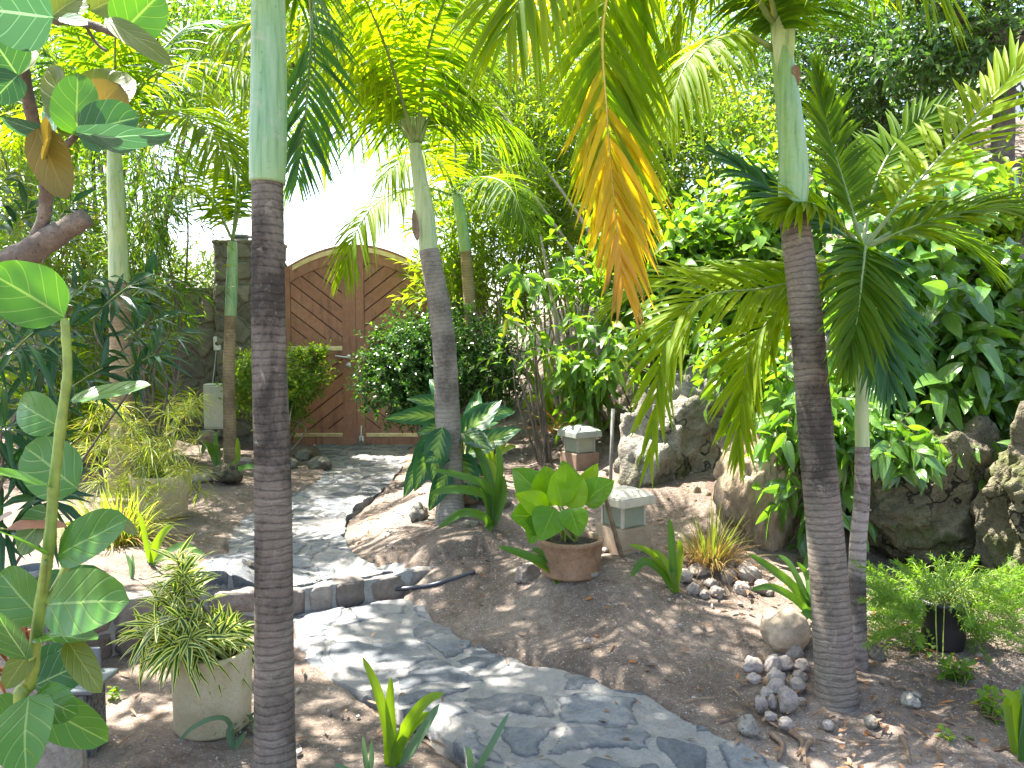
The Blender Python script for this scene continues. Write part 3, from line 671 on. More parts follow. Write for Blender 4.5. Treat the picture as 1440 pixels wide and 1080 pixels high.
px_rock('rock_face', 'mossy rock outcrop above the black fern pot, one broken shelf', 1190, 590, 1450, 830, None, 41, 'rock_mossy', .6, rough=.22, cuts=16, cat='rock face', sub=6)
px_rock('rock_face', 'mossy rock outcrop where the thin ringed palm stands before it', 1120, 580, 1290, 800, 5.3, 57, 'rock_mossy', .6, rough=.22, cuts=16, cat='rock face', sub=6)
px_rock('rock_face', 'dark mossy rock outcrop running out of view beyond the fern', 1370, 560, 1640, 860, None, 63, 'rock_mossy', .6, rough=.22, cuts=16, cat='rock face', sub=6)
px_rock('boulder', 'grey speckled boulder high behind the thick palm trunk', 1060, 460, 1200, 610, 6.6, 71, 'rock', .7, rough=.25)
px_rock('boulder', 'bluish grey rounded rock at the foot of the thin pale stems', 745, 555, 830, 625, 8.3, 5, 'rock', .8)
px_rock('boulder', 'small brown ledge rock beside the bluish grey rounded rock', 760, 610, 845, 640, 7.5, 15, 'rock', .8)
px_rock('boulder', 'sunlit pinkish rock behind the grey-capped lantern', 838, 575, 905, 625, 7.2, 25, 'rock', .8)
p = hit(1102, 912); rock_thing('boulder', 'smooth round beige boulder beside the thick palm trunk', p, (.25, .24, .235), 4, 'beige', 'boulder', None, .07, 5, 0, .12)
cob = [(1058, 935, 28, 24), (1086, 935, 26, 30), (1117, 918, 24, 24), (1103, 935, 26, 24), (1128, 938, 26, 22), (1092, 952, 26, 22), (1125, 951, 22, 16), (1092, 966, 28, 22), (1121, 964, 26, 22), (1107, 986, 28, 36), (1070, 990, 20, 24), (1086, 987, 16, 20), (1060, 955, 20, 15), (1127, 987, 14, 14), (1078, 975, 18, 18), (1106, 1018, 24, 17), (1083, 1008, 18, 14)]
for k, (x, y, w, h_) in enumerate(cob):
    p = hit(x, y + h_ * .45); s = px_m(dep(p)); rock_thing('cobble', 'pale fist-sized cobble in the pile at the foot of the thick palm', p, (w * s * 1.05, w * s * .9, h_ * s * 1.05), 100 + k, 'cobble', 'stone', 'cobbles piled by the palm', .16, 8, k, .05, 4)
edge = [(985, 800, 34, 18), (1000, 818, 22, 16), (975, 826, 22, 18), (1008, 830, 24, 18), (1025, 806, 26, 22), (1050, 800, 34, 30), (1043, 824, 26, 20), (990, 834, 16, 12), (962, 806, 26, 20), (1072, 822, 26, 18), (1020, 790, 40, 18), (1062, 806, 22, 18)]
for k, (x, y, w, h_) in enumerate(edge):
    p = hit(x, y + h_ * .4); s = px_m(dep(p)); rock_thing('rubble_stone', 'rough stone in the loose edging below the dry grass tuft', p, (w * s * .95, w * s * .85, h_ * s * 1.1), 200 + k, 'cobble', 'stone', 'edging stones below the dry grass', .2, 8, k, .28, 4)
for k, (x, y, w, h_, lab, mt) in enumerate([(824, 806, 34, 18, 'chalky lump of stone against the front of the terracotta pot', 'cobble'), (742, 806, 36, 26, 'chalky broken stone to the side of the terracotta pot', 'cobble'),
        (1282, 985, 32, 22, 'flat greenish grey stone lying alone on bare soil', 'rock'), (1052, 1022, 30, 28, 'angular grey stone at the path edge below the cobble pile', 'rock'), (1230, 920, 24, 24, 'grey stone just behind the foot of the thin ringed palm', 'rock'),
        (448, 653, 30, 20, 'rounded grey stone at the corner of the path near the gate', 'rock'), (428, 640, 26, 16, 'flat stone under the clipped bush beside the gate', 'rock'), (410, 652, 20, 18, 'small round stone behind the thick trunk by the gate', 'rock'),
        (320, 668, 40, 26, 'dark stump-like rock at the foot of the slim palm', 'rock_mossy'), (705, 705, 34, 18, 'low grey stone under the strap leaves beside the leaning palm', 'rock'), (660, 738, 26, 12, 'small flat stone half buried in the mound', 'rock'),
        (590, 722, 30, 28, 'rough root-side rock at the foot of the leaning palm', 'rock'), (352, 795, 20, 12, 'thin flat stone at the edge of the upper path', 'rock'),
        (345, 650, 22, 12, 'pale flat stone between slim palm and thick trunk', 'cobble'), (280, 672, 30, 14, 'pale block of stone beyond the sedge pot', 'cobble'), (1165, 1020, 18, 14, 'pebble in the litter in front of the thick palm', 'cobble'), (1225, 1015, 22, 16, 'grey pebble on the dark soil in front of the thin palm', 'rock')]):
    p = hit(x, y + h_ * .4); s = px_m(dep(p)); rock_thing('stone', lab, p, (w * s * 1.1, w * s * .9, h_ * s * 1.15), 300 + k, mt, 'stone', None, .18, 8, k * .7, .15, 4)

# ------------------------------------------------------------------ pots
M['cream_pot'] = rough_mat('speckled_cream_clay', [(.3, (.33, .27, .15)), (.5, (.43, .37, .23)), (.7, (.50, .45, .31))], 4, .7, .25, .004, 90, (55, .63, (.16, .10, .05)))
M['yellow_pot'] = rough_mat('speckled_yellow_clay', [(.3, (.42, .38, .15)), (.7, (.54, .50, .26))], 4, .7, .2, .004, 90, (45, .60, (.14, .12, .04)))
M['terracotta'] = rough_mat('ribbed_terracotta', [(.3, (.15, .085, .047)), (.5, (.28, .17, .10)), (.7, (.38, .28, .20))], 7, .8, .45, .006, 60, (5, .56, (.40, .34, .27)))
M['pot_soil'] = rough_mat('potting_soil', [(.35, (.02, .015, .01)), (.65, (.08, .06, .045))], 30, .95, 1, .02, 120)
def pot(name, label, base, r0, r1, h, mat, lip=.0, ribs=0, wall=.022, tilt=None):
    t = thing(name, label, 'plant pot', base); b = MB()
    b.lathe(base, [(.001, 0), (r0 * .96, 0), (r0, .012), (r0 + (r1 - r0) * .5, h * .5), (r1, h - .02), (r1 + lip, h - .018), (r1 + lip, h), (r1 + lip - .006, h + .004), (r1 - wall, h), (r1 - wall, h * .84)], 64, 0, .01)
    if ribs:
        V = b.V[0]; a = np.arctan2(V[:, 1] - base[1], V[:, 0] - base[0]); rr = np.hypot(V[:, 0] - base[0], V[:, 1] - base[1])
        f = 1 + .012 * np.sin(a * ribs) * (rr > r0 * .9); V[:, 0] = base[0] + (V[:, 0] - base[0]) * f; V[:, 1] = base[1] + (V[:, 1] - base[1]) * f
    b.build('body', M[mat], t)
    b = MB(); b.lathe(base, [(r1 - wall - .001, h * .86), (r1 * .6, h * .9), (.001, h * .92)], 40); V = b.V[0]; V[:, 2] += .01 * vnoise(V * 40, 2); b.build('potting_soil', M['pot_soil'], t)
    return t, base + [0, 0, h * .9]
b0 = hit(300, 1018); d = dep(b0); s = px_m(d)
pot_cream, top_cream = pot('planter', 'speckled cream clay planter beside the thick palm trunk', b0, 51 * s, 54 * s, 108 * s, 'cream_pot')
b0 = hit(802, 806); d = dep(b0); s = px_m(d)
pot_terra, top_terra = pot('planter', 'wide ribbed terracotta planter on the soil mound', b0, 40 * s, 45 * s, 51 * s, 'terracotta', .004, 42)
b0 = P(227, 724, 5.9); s = px_m(5.9)
pot_sedge, top_sedge = pot('planter', 'pale yellow-cream planter holding the sedge clump', b0, 34 * s, 40 * s, 58 * s, 'cream_pot')
b0 = P(122, 806, 5.0); s = px_m(5.0)
pot_yellow, top_yellow = pot('planter', 'yellow planter dotted with dark specks at the ledge', b0, 30 * s, 31 * s, 72 * s, 'yellow_pot')
b0 = hit(655, 702); d = dep(b0); s = px_m(d)
pot_db, top_db = pot('planter', 'plain brown clay planter tucked behind the leaning palm under patterned leaves', b0, 36 * s, 42 * s, 38 * s, 'terracotta')
b0 = hit(1326, 908); d = dep(b0); s = px_m(d)
pot_black, top_black = pot('planter', 'black plastic nursery pot almost hidden by asparagus fern', b0, 27 * s, 32 * s, 66 * s, 'black', .004)

# ------------------------------------------------------------------ small hard things
M['hose'] = plain_mat('dark_hose', (.035, .038, .05), .45, 0, .2)
b = MB(); l = [hit(x, y) + [0, 0, .03] for x, y in [(545, 836), (575, 834), (610, 829), (640, 820), (668, 811)]]; b.tube(catmull(l, 40), .013, 10)
tag(b.build('garden_hose', M['hose'], origin=l[0]), 'dark length of garden hose lying along the step edge', 'hose')
M['stick'] = rough_mat('dry_wood', [(.3, (.10, .065, .04)), (.7, (.27, .19, .13))], 14, .85, .5, .005, 60)
b = MB(); p0 = hit(877, 784); b.tube(catmull([p0 - [0, 0, .03], p0 * .5 + P(858, 735, dep(p0) - .02) * .5, P(850, 695, dep(p0) - .05)], 16), np.linspace(.016, .012, 16) * (1 + .1 * rng.normal(size=16)), 8)
tag(b.build('stick', M['stick'], origin=p0), 'brown stick leaning in the soil in front of the pale-capped lantern', 'stick')
M['stake'] = plain_mat('grey_stake', (.16, .15, .13), .7)
b = MB(); p0 = hit(858, 692); b.tube([p0 - [0, 0, .05], P(862, 575, dep(p0))], .013, 8); tag(b.build('stake', M['stake'], origin=p0), 'slim grey upright stake between the two lanterns', 'stake')
M['pane'] = plain_mat('grey_panel', (.17, .19, .21), .25, 0, .1)
M['board'] = rough_mat('speckled_slab', [(.4, (.05, .047, .042)), (.6, (.20, .19, .18))], 60, .8, .3, .004, 150)
p0 = G(112, 1050, 0.0); sg = thing('garden_bench', 'low grey stone block seat half hidden by sea grape leaves', 'bench', p0)
d = dep(p0) ; s = px_m(d)
b = MB(); b.box(P(95, 958, d), [.30, .012 + .2, .018], 0, None, .004); b.box(P(112, 948, d + .1), [.17, .012, .22], 0, None, .003); b.build('top', M['pane'], sg, False)
b = MB(); b.box(P(112, 1010, d), [.15, .12, .26], 0, None, .006); b.build('support', M['board'], sg, False)
b = MB(); b.box(P(130, 1010, d) + [.0, -.01, 0], [.022, .14, .25], 0, None, .003); b.build('edge_trim', M['pane'], sg, False)
M['urn'] = rough_mat('grey_urn', [(.3, (.12, .125, .12)), (.7, (.34, .35, .33))], 20, .8, .4, .006, 90)
p0 = P(45, 872, 2.6); b = MB(); s = px_m(2.6); b.lathe(p0, [(.001, 0), (.05, 0), (.075, .04), (.09, .09), (.08, .135), (.06, .155), (.066, .17), (.05, .172), (.045, .12)], 32, 0, .03)
tag(b.build('urn', M['urn'], origin=p0), 'small grey stone urn behind the sea grape stem', 'urn')
# roots and fallen sticks
b = MB()
for l in ([(1010, 1040), (1030, 1020), (1060, 1012)],):
    pass
for k, l in enumerate([[(1085, 1035), (1100, 1050), (1095, 1072)], [(1110, 1030), (1128, 1046), (1122, 1066)], [(1268, 1040), (1275, 1055), (1280, 1078)], [(960, 992), (985, 986), (1005, 984)], [(1140, 1045), (1130, 1062), (1138, 1085)], [(1010, 1020), (1035, 1012), (1045, 1018)]]):
    b = MB(); q = [hit(x, y) + [0, 0, .008] for x, y in l]; b.tube(catmull(q, 12), np.linspace(.014, .005, 12), 7)
    tag(b.build('fallen_twig', M['stick'], origin=q[0]), 'dark crooked twig on the soil near the path', 'twig', 'dark twigs on the soil')
# white house behind the trees
M['whitewash'] = plain_mat('whitewash', (.78, .77, .74), .8, 0, .05, 3, .1)
M['rooftile'] = plain_mat('grey_roof', (.35, .33, .31), .8, 0, .15, 8, .2)
hs = thing('house', 'white rendered house wall glimpsed up the slope through the dark trees', 'house', (8.6, 13.0, 3.0))
b = MB(); b.box([9.6, 15.0, 4.2], [3.4, 3.0, 4.6]); b.build('wall', M['whitewash'], hs, False)
b = MB(); b.box([9.6, 15.0, 6.62], [4.0, 3.6, .2], 0, None, .03); b.build('roof', M['rooftile'], hs, False)

# ------------------------------------------------------------------ palms
M['palm_leaf'] = leaf_mat('palm_leaf', (.065, .15, .012), (.13, .22, .014), (2.6, 2.2, .35), .5, .62, spec=.15)
M['palm_lime'] = leaf_mat('palm_leaf_lime', (.15, .27, .010), (.25, .33, .012), (2.0, 1.8, .25), .5, .66, spec=.15)
M['palm_dark'] = leaf_mat('palm_leaf_dark', (.035, .10, .04), (.06, .15, .045), (2.2, 2.3, .6), .38, .42, spec=.2)
M['palm_yellow'] = leaf_mat('palm_leaf_yellowing', (.52, .43, .012), (.66, .50, .015), (1.3, 1.15, .4), .5, .55)
M['palm_orange'] = leaf_mat('palm_leaf_dying', (.62, .40, .035), (.54, .32, .035), (1.3, 1.1, .6), .5, .45, tip=(.6, (.20, .10, .035)))
M['rachis'] = plain_mat('palm_rachis', (.17, .23, .07), .5, 0, .2, 20)
M['rachis_y'] = plain_mat('palm_rachis_yellow', (.42, .33, .07), .5, 0, .2, 20)
M['bark'] = bark_mat('palm_bark', (.085, .068, .054), (.30, .255, .205), (.018, .015, .013), 36, .7)
M['bark_grey'] = bark_mat('palm_bark_grey', (.17, .15, .125), (.33, .30, .255), (.06, .052, .045), 34, .5)
M['bark_pale'] = bark_mat('palm_bark_pale', (.26, .215, .18), (.40, .345, .295), (.07, .055, .048), 22, .85)
M['bark_tan'] = bark_mat('palm_bark_tan', (.24, .175, .10), (.36, .28, .17), (.12, .085, .05), 34, .5)
M['shaft'] = shaft_mat('crownshaft', (.15, .29, .14), (.21, .33, .11), (.33, .42, .28))
M['shaft_pale'] = shaft_mat('crownshaft_pale', (.26, .37, .17), (.35, .40, .16), (.46, .50, .34))

def frond(parent, ctrl, L=.4, n=46, w=.028, a0=78, a1=22, lift=.3, grav=.35, up=(0, 0, 1), t0=.14, rr=.011, mats=('palm_leaf', 'rachis'), dying=None, jit=.10, seg=T_palm, sides=(1, -1), label=None, ragged=.0, side_len=(1, 1)):
    mb = MB(); c = catmull(ctrl, 42); t = np.linspace(0, 1, 42); mb.tube(c, rr * (1.25 - t * 1.08), 6, 1, True)
    T = nrm(np.gradient(c, axis=0)); up = np.asarray(up, float)
    for sg in sides:
        tt = np.clip(np.linspace(t0, .995, n) + rng.normal(0, .003, n), 0, 1)
        if ragged: tt = tt[rng.uniform(size=n) > ragged]
        m = len(tt); f = lambda A: np.stack([np.interp(tt, t, A[:, k]) for k in range(3)], 1)
        p = f(c); d = nrm(f(T)); u = nrm(up - d * (d @ up)[:, None]); s = np.cross(d, u) * sg
        k = np.clip((tt - t0) / (1 - t0), 0, 1); ang = np.radians(a0 + (a1 - a0) * k ** 1.3 + rng.normal(0, 5, m))
        dr = d * np.cos(ang)[:, None] + s * np.sin(ang)[:, None] + u * (lift * (1 - .4 * k) + rng.normal(0, jit, m))[:, None]
        prof = np.interp(k, [0, .12, .35, .7, 1], [.55, .82, 1, .82, .38]) * rng.uniform(.88, 1.06, m)
        q_ = tt + rng.normal(0, .05, m); mi = 0 if dying is None else np.where(q_ > dying, 2, np.where(q_ > dying - .22, 3, 0))
        mb.leaves(seg, p, dr, u, L * prof * side_len[0 if sg > 0 else 1], w * np.interp(k, [0, .2, .8, 1], [.8, 1, .9, .55]) * rng.uniform(.85, 1.1, m), mi, grav * rng.uniform(.5, 1.35, m))
    ms = [M[q] for q in mats]
    o = mb.build('frond', ms, parent)
    if label: o['label'] = label
    return o
def arc(c, az, el, ln, droop, n=5, start=0.0):                                    # free frond: leaves the crown, bends over under its weight
    a, e = R(az), R(el); d = np.array([math.cos(a) * math.cos(e), math.sin(a) * math.cos(e), math.sin(e)]); s = np.linspace(start, 1, n)
    q = np.asarray(c) + d * (s * ln)[:, None]; q[:, 2] -= droop * ln * s ** 2.2; q[:, :2] -= d[:2] * (droop * .28 * ln * s ** 2.5)[:, None]; return q

def trunk(parent, ctrl, r0, r1, mat='bark', flare=1.45, ring=30, step=.007, seg=22, bulge=0.0):
    ctrl = np.asarray(ctrl, float); L = np.linalg.norm(np.diff(ctrl, axis=0), axis=1).sum(); n = int(L / step); c = catmull(ctrl, n); z = np.linspace(0, L, n)
    r = r1 + (r0 - r1) * np.clip(1 - z / L, 0, 1) ** 1.1; r *= 1 + (flare - 1) * np.exp(-(z / .14)) + bulge * np.exp(-((z - .5) / .35) ** 2)
    a = np.linspace(0, 2 * np.pi, seg, endpoint=False)
    zz = z[:, None] * ring + .9 * vnoise(np.stack([np.cos(a)[None] * 1.2 + 0 * z[:, None], np.sin(a)[None] * 1.2 + 0 * z[:, None], z[:, None] * 7 + 0 * a[None]], -1), 3)
    saw = zz - np.floor(zz); rr = r[:, None] * (1 + .014 * (saw - .5) + .013 * vnoise(np.stack([np.cos(a)[None] * 1.5 + 0 * z[:, None], np.sin(a)[None] * 1.5 + 0 * z[:, None], z[:, None] * 4 + 0 * a[None]], -1), 8))
    mb = MB(); mb.tube(c, rr, seg, 0, True); return mb.build('trunk', M[mat], parent)
def shaft(parent, ctrl, rad, mat='shaft', seg=22):
    c = catmull(ctrl, 60); r = np.interp(np.linspace(0, 1, 60), np.linspace(0, 1, len(rad)), rad); mb = MB(); mb.tube(c, r, seg, 0, True); return mb.build('crownshaft', M[mat], parent)
def sheath(parent, p, d, ln, r, mat='shaft'):                                     # withered flap where a frond has dropped
    mb = MB(); mb.leaves(T_big, [p], [d], [[0, -1, .2]], ln, r, 0, .2); return mb.build('sheath', M[mat], parent)
def spear(parent, p, d, ln, mat='palm_lime'):
    mb = MB(); mb.tube(catmull([p, p + np.asarray(d) * ln * .5, p + np.asarray(d) * ln], 10), np.linspace(.012, .002, 10), 6); return mb.build('spear_leaf', M[mat], parent)
PG = 'slender green-crowned palms of the garden'

# 1. thick palm close to the path, its crown above the picture
D1 = 2.75
pal = thing('palm_tree', 'thickest, nearest palm with grey-brown ringed trunk and smooth green crownshaft beside the cream planter', 'palm', G(388, 1122, 0), PG)
trunk(pal, np.r_[[G(388, 1150, -.03)], PP((386, 1000, D1), (384, 700, D1), (378, 480, D1), (376, 253, D1))], .0735, .053, 'bark', 1.1)
shaft(pal, PP((376, 258, D1), (377, 200, D1), (378, 100, D1), (377, -20, D1), (376, -130, D1)), [.0600, .0635, .060, .056, .048])
c1 = P(376, -130, D1)
for az, el, ln, dr in [(100, 40, 1.9, .55), (65, 55, 1.9, .6), (140, 35, 1.9, .5), (180, 50, 1.8, .6), (215, 35, 1.8, .7), (20, 40, 1.8, .6), (320, 50, 1.8, .7), (270, 55, 1.8, .6), (90, 75, 1.7, .35)]:
    frond(pal, arc(c1, az, el, ln, dr), .46, 52, .030, mats=('palm_leaf', 'rachis'), grav=.45)
frond(pal, PP((376, -120, 2.75), (420, -80, 3.1), (438, 20, 3.5), (430, 150, 3.75), (418, 250, 3.85)), .36, 46, .024, up=(.5, -.7, .4), mats=('palm_dark', 'rachis'), grav=.35)

# 2. leaning palm on the mound
D2 = dep(hit(632, 728)); b2 = hit(632, 735)
pal = thing('palm_tree', 'gently leaning palm rising from the soil mound in front of the clipped round bush', 'palm', b2, PG)
trunk(pal, np.r_[[b2 - [0, 0, .05]], PP((633, 690, D2), (629, 580, D2), (624, 480, D2), (612, 400, D2), (603, 352, D2))], .102, .070, 'bark_grey', 1.12)
shaft(pal, PP((603, 354, D2), (598, 300, D2), (590, 250, D2), (583, 203, D2)), [.066, .064, .052, .042], 'shaft_pale')
c2 = P(583, 206, D2)
FR2 = [[(583, 200, 0), (545, 125, -.1), (480, 70, -.3), (395, 30, -.6), (320, 40, -.8)], [(583, 203, 0), (548, 166, .1), (490, 152, .3), (440, 175, .5), (405, 260, .6)],
       [(588, 200, 0), (606, 110, .1), (650, 40, .3), (720, 0, .5)], [(590, 200, 0), (612, 155, .1), (660, 146, .4), (725, 180, .6)],
       [(583, 200, 0), (572, 80, -.2), (556, -60, -.6), (540, -160, -.9)], [(586, 200, 0), (604, 60, -.3), (660, -80, -.8)], [(581, 195, 0), (540, 60, -.5), (480, -70, -1.1)],
       [(583, 200, 0), (530, 90, .5), (450, -10, 1.0), (380, -30, 1.2)], [(583, 200, 0), (590, 50, .4), (625, -100, .9)]]
for k, l in enumerate(FR2):
    frond(pal, PP(*[(x, y, D2 + z) for x, y, z in l]), .62, 46, .034, up=(0, -.25, 1) if k not in (4, 5, 6, 8) else (.2, -1, .2), mats=(('palm_lime', 'palm_leaf')[k % 2], 'rachis'), grav=.95, lift=.1, rr=.014)
for az, el, ln, dr in [(95, 60, 2.0, .4), (200, 65, 2.0, .4), (30, 70, 2.0, .4)]: frond(pal, arc(c2, az, el, ln, dr), .55, 50, .032, mats=('palm_leaf', 'rachis'), grav=.5)
sheath(pal, P(587, 340, D2 - .07), (-.1, 0, 1), .30, .05, 'stick')

# 3. thick palm on the soil bed by the cobbles
b3 = hit(1176, 985); D3 = dep(b3)
pal = thing('palm_tree', 'palm with dark-stained trunk rising beside the beige boulder and cobble pile', 'palm', b3, PG)
trunk(pal, np.r_[[b3 - [0, 0, .05]], PP((1174, 940, D3), (1163, 780, D3), (1148, 620, D3), (1134, 450, D3), (1120, 330, D3), (1114, 292, D3))], .090, .059, 'bark', 1.25)
shaft(pal, PP((1114, 296, D3), (1116, 250, D3), (1112, 180, D3), (1104, 110, D3), (1099, 70, D3), (1094, 10, D3)), [.060, .066, .056, .048, .046, .03])
c3 = P(1095, 30, D3)
sheath(pal, P(1098, 20, D3 - .06), (.12, 0, -1), .26, .10, 'shaft_pale'); sheath(pal, P(1118, 90, D3 - .05), (.15, .1, -1), .1, .04, 'stick')
frond(pal, PP((1092, 72, D3), (1050, 48, D3 - .1), (1010, 52, D3 - .2), (968, 85, D3 - .3), (938, 160, D3 - .35)), .30, 46, .024, up=(-.3, -.4, 1), mats=('palm_lime', 'rachis', 'palm_leaf'), grav=.8, lift=.05, t0=.34)
frond(pal, PP((1094, 40, D3), (1060, -90, D3 - .2), (970, -150, D3 - .4), (880, -90, D3 - .55), (848, 30, D3 - .6), (852, 150, D3 - .62), (862, 270, D3 - .6), (876, 400, D3 - .58)), .45, 130, .027,
      54, 20, .12, .30, (.3, -.95, .1), .18, .012, ('palm_lime', 'rachis_y', 'palm_orange', 'palm_yellow'), .92, .12, label='long yellowing frond with orange tip hanging down', side_len=(.8, 1.0))
for l, m in [([(1100, 60, 0), (1084, -10, -.1), (1060, -90, -.3)], 'palm_leaf'), ([(1104, 70, 0), (1130, 10, .1), (1175, -50, .2), (1230, -60, .3)], 'palm_leaf'), ([(1096, 40, 0), (1040, -50, .3), (960, -60, .6), (900, 20, .8)], 'palm_leaf'),
             ([(1094, 40, 0), (1000, -70, .1), (930, -60, .2), (880, 10, .3), (846, 100, .3)], 'palm_lime'), ([(1094, 40, 0), (1040, -40, .2), (985, -30, .3), (945, 60, .4), (925, 150, .4)], 'palm_lime'), ([(1098, 40, 0), (1150, -60, -.3), (1240, -90, -.6), (1320, -20, -.7)], 'palm_lime'), ([(1094, 40, 0), (1000, -80, -.6), (860, -120, -1.0), (760, -60, -1.2), (715, 40, -1.25)], 'palm_lime'), ([(1094, 40, 0), (1020, -70, .5), (900, -90, 1.0), (790, -30, 1.3), (745, 60, 1.4)], 'palm_yellow')]:
    frond(pal, PP(*[(x, y, D3 + z) for x, y, z in l]), .42, 50, .028, up=(0, -.3, 1), mats=(m, 'rachis'), grav=.6, lift=.1)
for az, el, ln, dr in [(90, 60, 1.8, .5), (40, 50, 1.8, .5), (270, 60, 1.8, .5), (130, 70, 1.8, .4), (0, 55, 1.8, .5), (180, 75, 1.9, .4)]: frond(pal, arc(c3, az, el, ln, dr), .45, 50, .030, grav=.5)

# 4. thin young palm right beside it
b4 = hit(1208, 942); D4 = dep(b4)
pal = thing('palm_tree', 'young thin palm with pale ringed stem and low wide crown near the beige boulder', 'palm', b4, PG)
trunk(pal, np.r_[[b4 - [0, 0, .04]], PP((1206, 900, D4), (1206, 780, D4), (1212, 700, D4), (1213, 628, D4))], .043, .033, 'bark_pale', 1.2, 22)
shaft(pal, PP((1213, 632, D4), (1212, 590, D4), (1213, 500, D4), (1213, 420, D4), (1214, 348, D4)), [.031, .031, .026, .022, .015], 'shaft_pale', 16)
FR4 = [([(1214, 350, 0), (1270, 280, .05), (1350, 190, .12), (1420, 110, .18), (1490, 40, .2)], .36, (-.35, -.6, 1), 'palm_lime'),
       ([(1213, 350, 0), (1190, 270, .1), (1166, 190, .18), (1146, 95, .2)], .30, (.4, -1, .1), 'palm_leaf'),
       ([(1213, 350, 0), (1160, 312, .05), (1095, 272, .1), (1000, 212, .12)], .28, (.1, -.8, .8), 'palm_dark'),
       ([(1213, 350, 0), (1218, 352, -.12), (1224, 400, -.26), (1238, 470, -.33), (1252, 540, -.36)], .30, (0, -1, .35), 'palm_dark'),
       ([(1213, 352, 0), (1216, 350, -.12), (1212, 390, -.3), (1205, 450, -.4), (1190, 510, -.44)], .26, (0, -1, .35), 'palm_leaf'),
       ([(1212, 356, 0), (1160, 385, -.0), (1080, 405, -.0), (985, 420, -.05), (935, 490, -.1), (915, 640, -.15)], .34, (-.55, -.65, .55), 'palm_lime'),
       ([(1212, 356, 0), (1150, 400, .12), (1100, 432, .15), (1058, 485, .15), (1044, 560, .12), (1040, 640, .1)], .30, (-.6, -.6, .5), 'palm_lime'),
       ([(1212, 354, 0), (1140, 372, .2), (1040, 385, .3), (930, 395, .35), (860, 430, .35)], .32, (-.2, -.5, 1), 'palm_lime'),
       ([(1214, 350, 0), (1290, 318, -.1), (1380, 296, -.25), (1470, 310, -.35)], .32, (.1, -.6, 1), 'palm_leaf'),
       ([(1214, 350, 0), (1270, 322, .2), (1340, 330, .35), (1400, 385, .4)], .28, (.1, -.6, 1), 'palm_leaf'),
       ([(1213, 350, 0), (1230, 260, .25), (1270, 190, .45), (1330, 150, .5)], .30, (-.2, -.8, .7), 'palm_leaf'),
       ([(1213, 350, 0), (1165, 300, -.15), (1130, 285, -.25), (1095, 300, -.32)], .24, (0, -.8, .9), 'palm_lime')]
for l, L, up, m in FR4: frond(pal, PP(*[(x, y, D4 + z) for x, y, z in l]), L * 1.12, 42, .031, 54, 12, .2, .22, up, .16, .009, (m, 'rachis'))

# 5. slim palm by the gatepost, 6. palm behind the sea grape, 7. palm behind the leaning one
b5 = hit(323, 660); D5 = dep(b5)
pal = thing('palm_tree', 'slim tan-stemmed palm standing in front of the stone gatepost and cream cabinet', 'palm', b5, PG)
trunk(pal, np.r_[[b5 - [0, 0, .04]], PP((323, 600, D5), (322, 520, D5), (324, 442, D5))], .064, .052, 'bark_tan', 1.12, 34, .012, 14)
shaft(pal, PP((324, 445, D5), (326, 400, D5), (327, 340, D5)), [.056, .056, .042], 'shaft', 14)
for k, l in enumerate([[(327, 338, 0), (334, 240, 0), (318, 165, .1), (280, 110, .2)], [(327, 338, 0), (296, 282, -.1), (255, 266, -.3), (215, 300, -.4)], [(327, 338, 0), (350, 250, 0), (392, 205, .2), (440, 215, .3)],
                       [(327, 338, 0), (345, 220, .3), (350, 140, .8)], [(327, 338, 0), (306, 290, .3), (280, 240, .6), (235, 200, .9)]]):
    frond(pal, PP(*[(x, y, D5 + z) for x, y, z in l]), .52, 40, .036, up=(0, -.3, 1), mats=(('palm_lime', 'palm_lime', 'palm_dark')[k % 3], 'rachis'), grav=.5, lift=.25)
b6 = P(170, 680, 6.6); b6[2] = H(b6[0], b6[1]); D6 = 6.6
pal = thing('palm_tree', 'palm behind the sea grape and oleander leaves, pale green crownshaft with dark leaf scar', 'palm', b6, PG)
trunk(pal, np.r_[[b6 - [0, 0, .04]], PP((172, 600, D6), (170, 500, D6), (167, 398, D6))], .10, .080, 'bark_tan', 1.2, 22, .012, 16)
shaft(pal, PP((167, 402, D6), (165, 320, D6), (162, 250, D6), (160, 195, D6)), [.078, .072, .064, .05], 'shaft_pale', 16)
for k, l in enumerate([[(161, 210, 0), (200, 120, -.1), (265, 90, -.3), (345, 105, -.5), (400, 190, -.6)], [(160, 210, 0), (128, 120, 0), (60, 70, 0), (-20, 60, 0)], [(160, 210, 0), (172, 90, -.1), (210, -20, -.3)], [(160, 210, 0), (228, 158, -.3), (290, 180, -.5), (335, 250, -.7)],
                       [(160, 210, 0), (190, 130, .4), (260, 40, .8), (340, 30, 1.0)], [(160, 210, 0), (120, 160, .4), (60, 160, .8), (10, 210, 1)]]):
    frond(pal, PP(*[(x, y, D6 + z) for x, y, z in l]), .55, 46, .032, up=(0, -.3, 1), mats=(('palm_leaf', 'palm_dark', 'palm_lime')[k % 3], 'rachis'), grav=.55, lift=.2)
for az, el, ln, dr in [(90, 60, 2.0, .5), (200, 60, 2.0, .4), (300, 62, 2.0, .5), (250, 70, 2.0, .4)]: frond(pal, arc(P(160, 200, D6), az, el, ln, dr), .55, 46, .032, mats=('palm_leaf', 'rachis'), grav=.5)
D7 = 8.3; b7 = P(672, 700, D7); b7[2] = H(b7[0], b7[1])
pal = thing('palm_tree', 'small palm behind the leaning palm, one lime frond drooping across the gate', 'palm', b7, PG)
trunk(pal, np.r_[[b7 - [0, 0, .04]], PP((668, 560, D7), (662, 450, D7), (655, 352, D7))], .075, .060, 'bark_tan', 1.2, 26, .012, 14)
shaft(pal, PP((655, 355, D7), (649, 310, D7), (642, 272, D7)), [.062, .062, .05], 'shaft', 14)
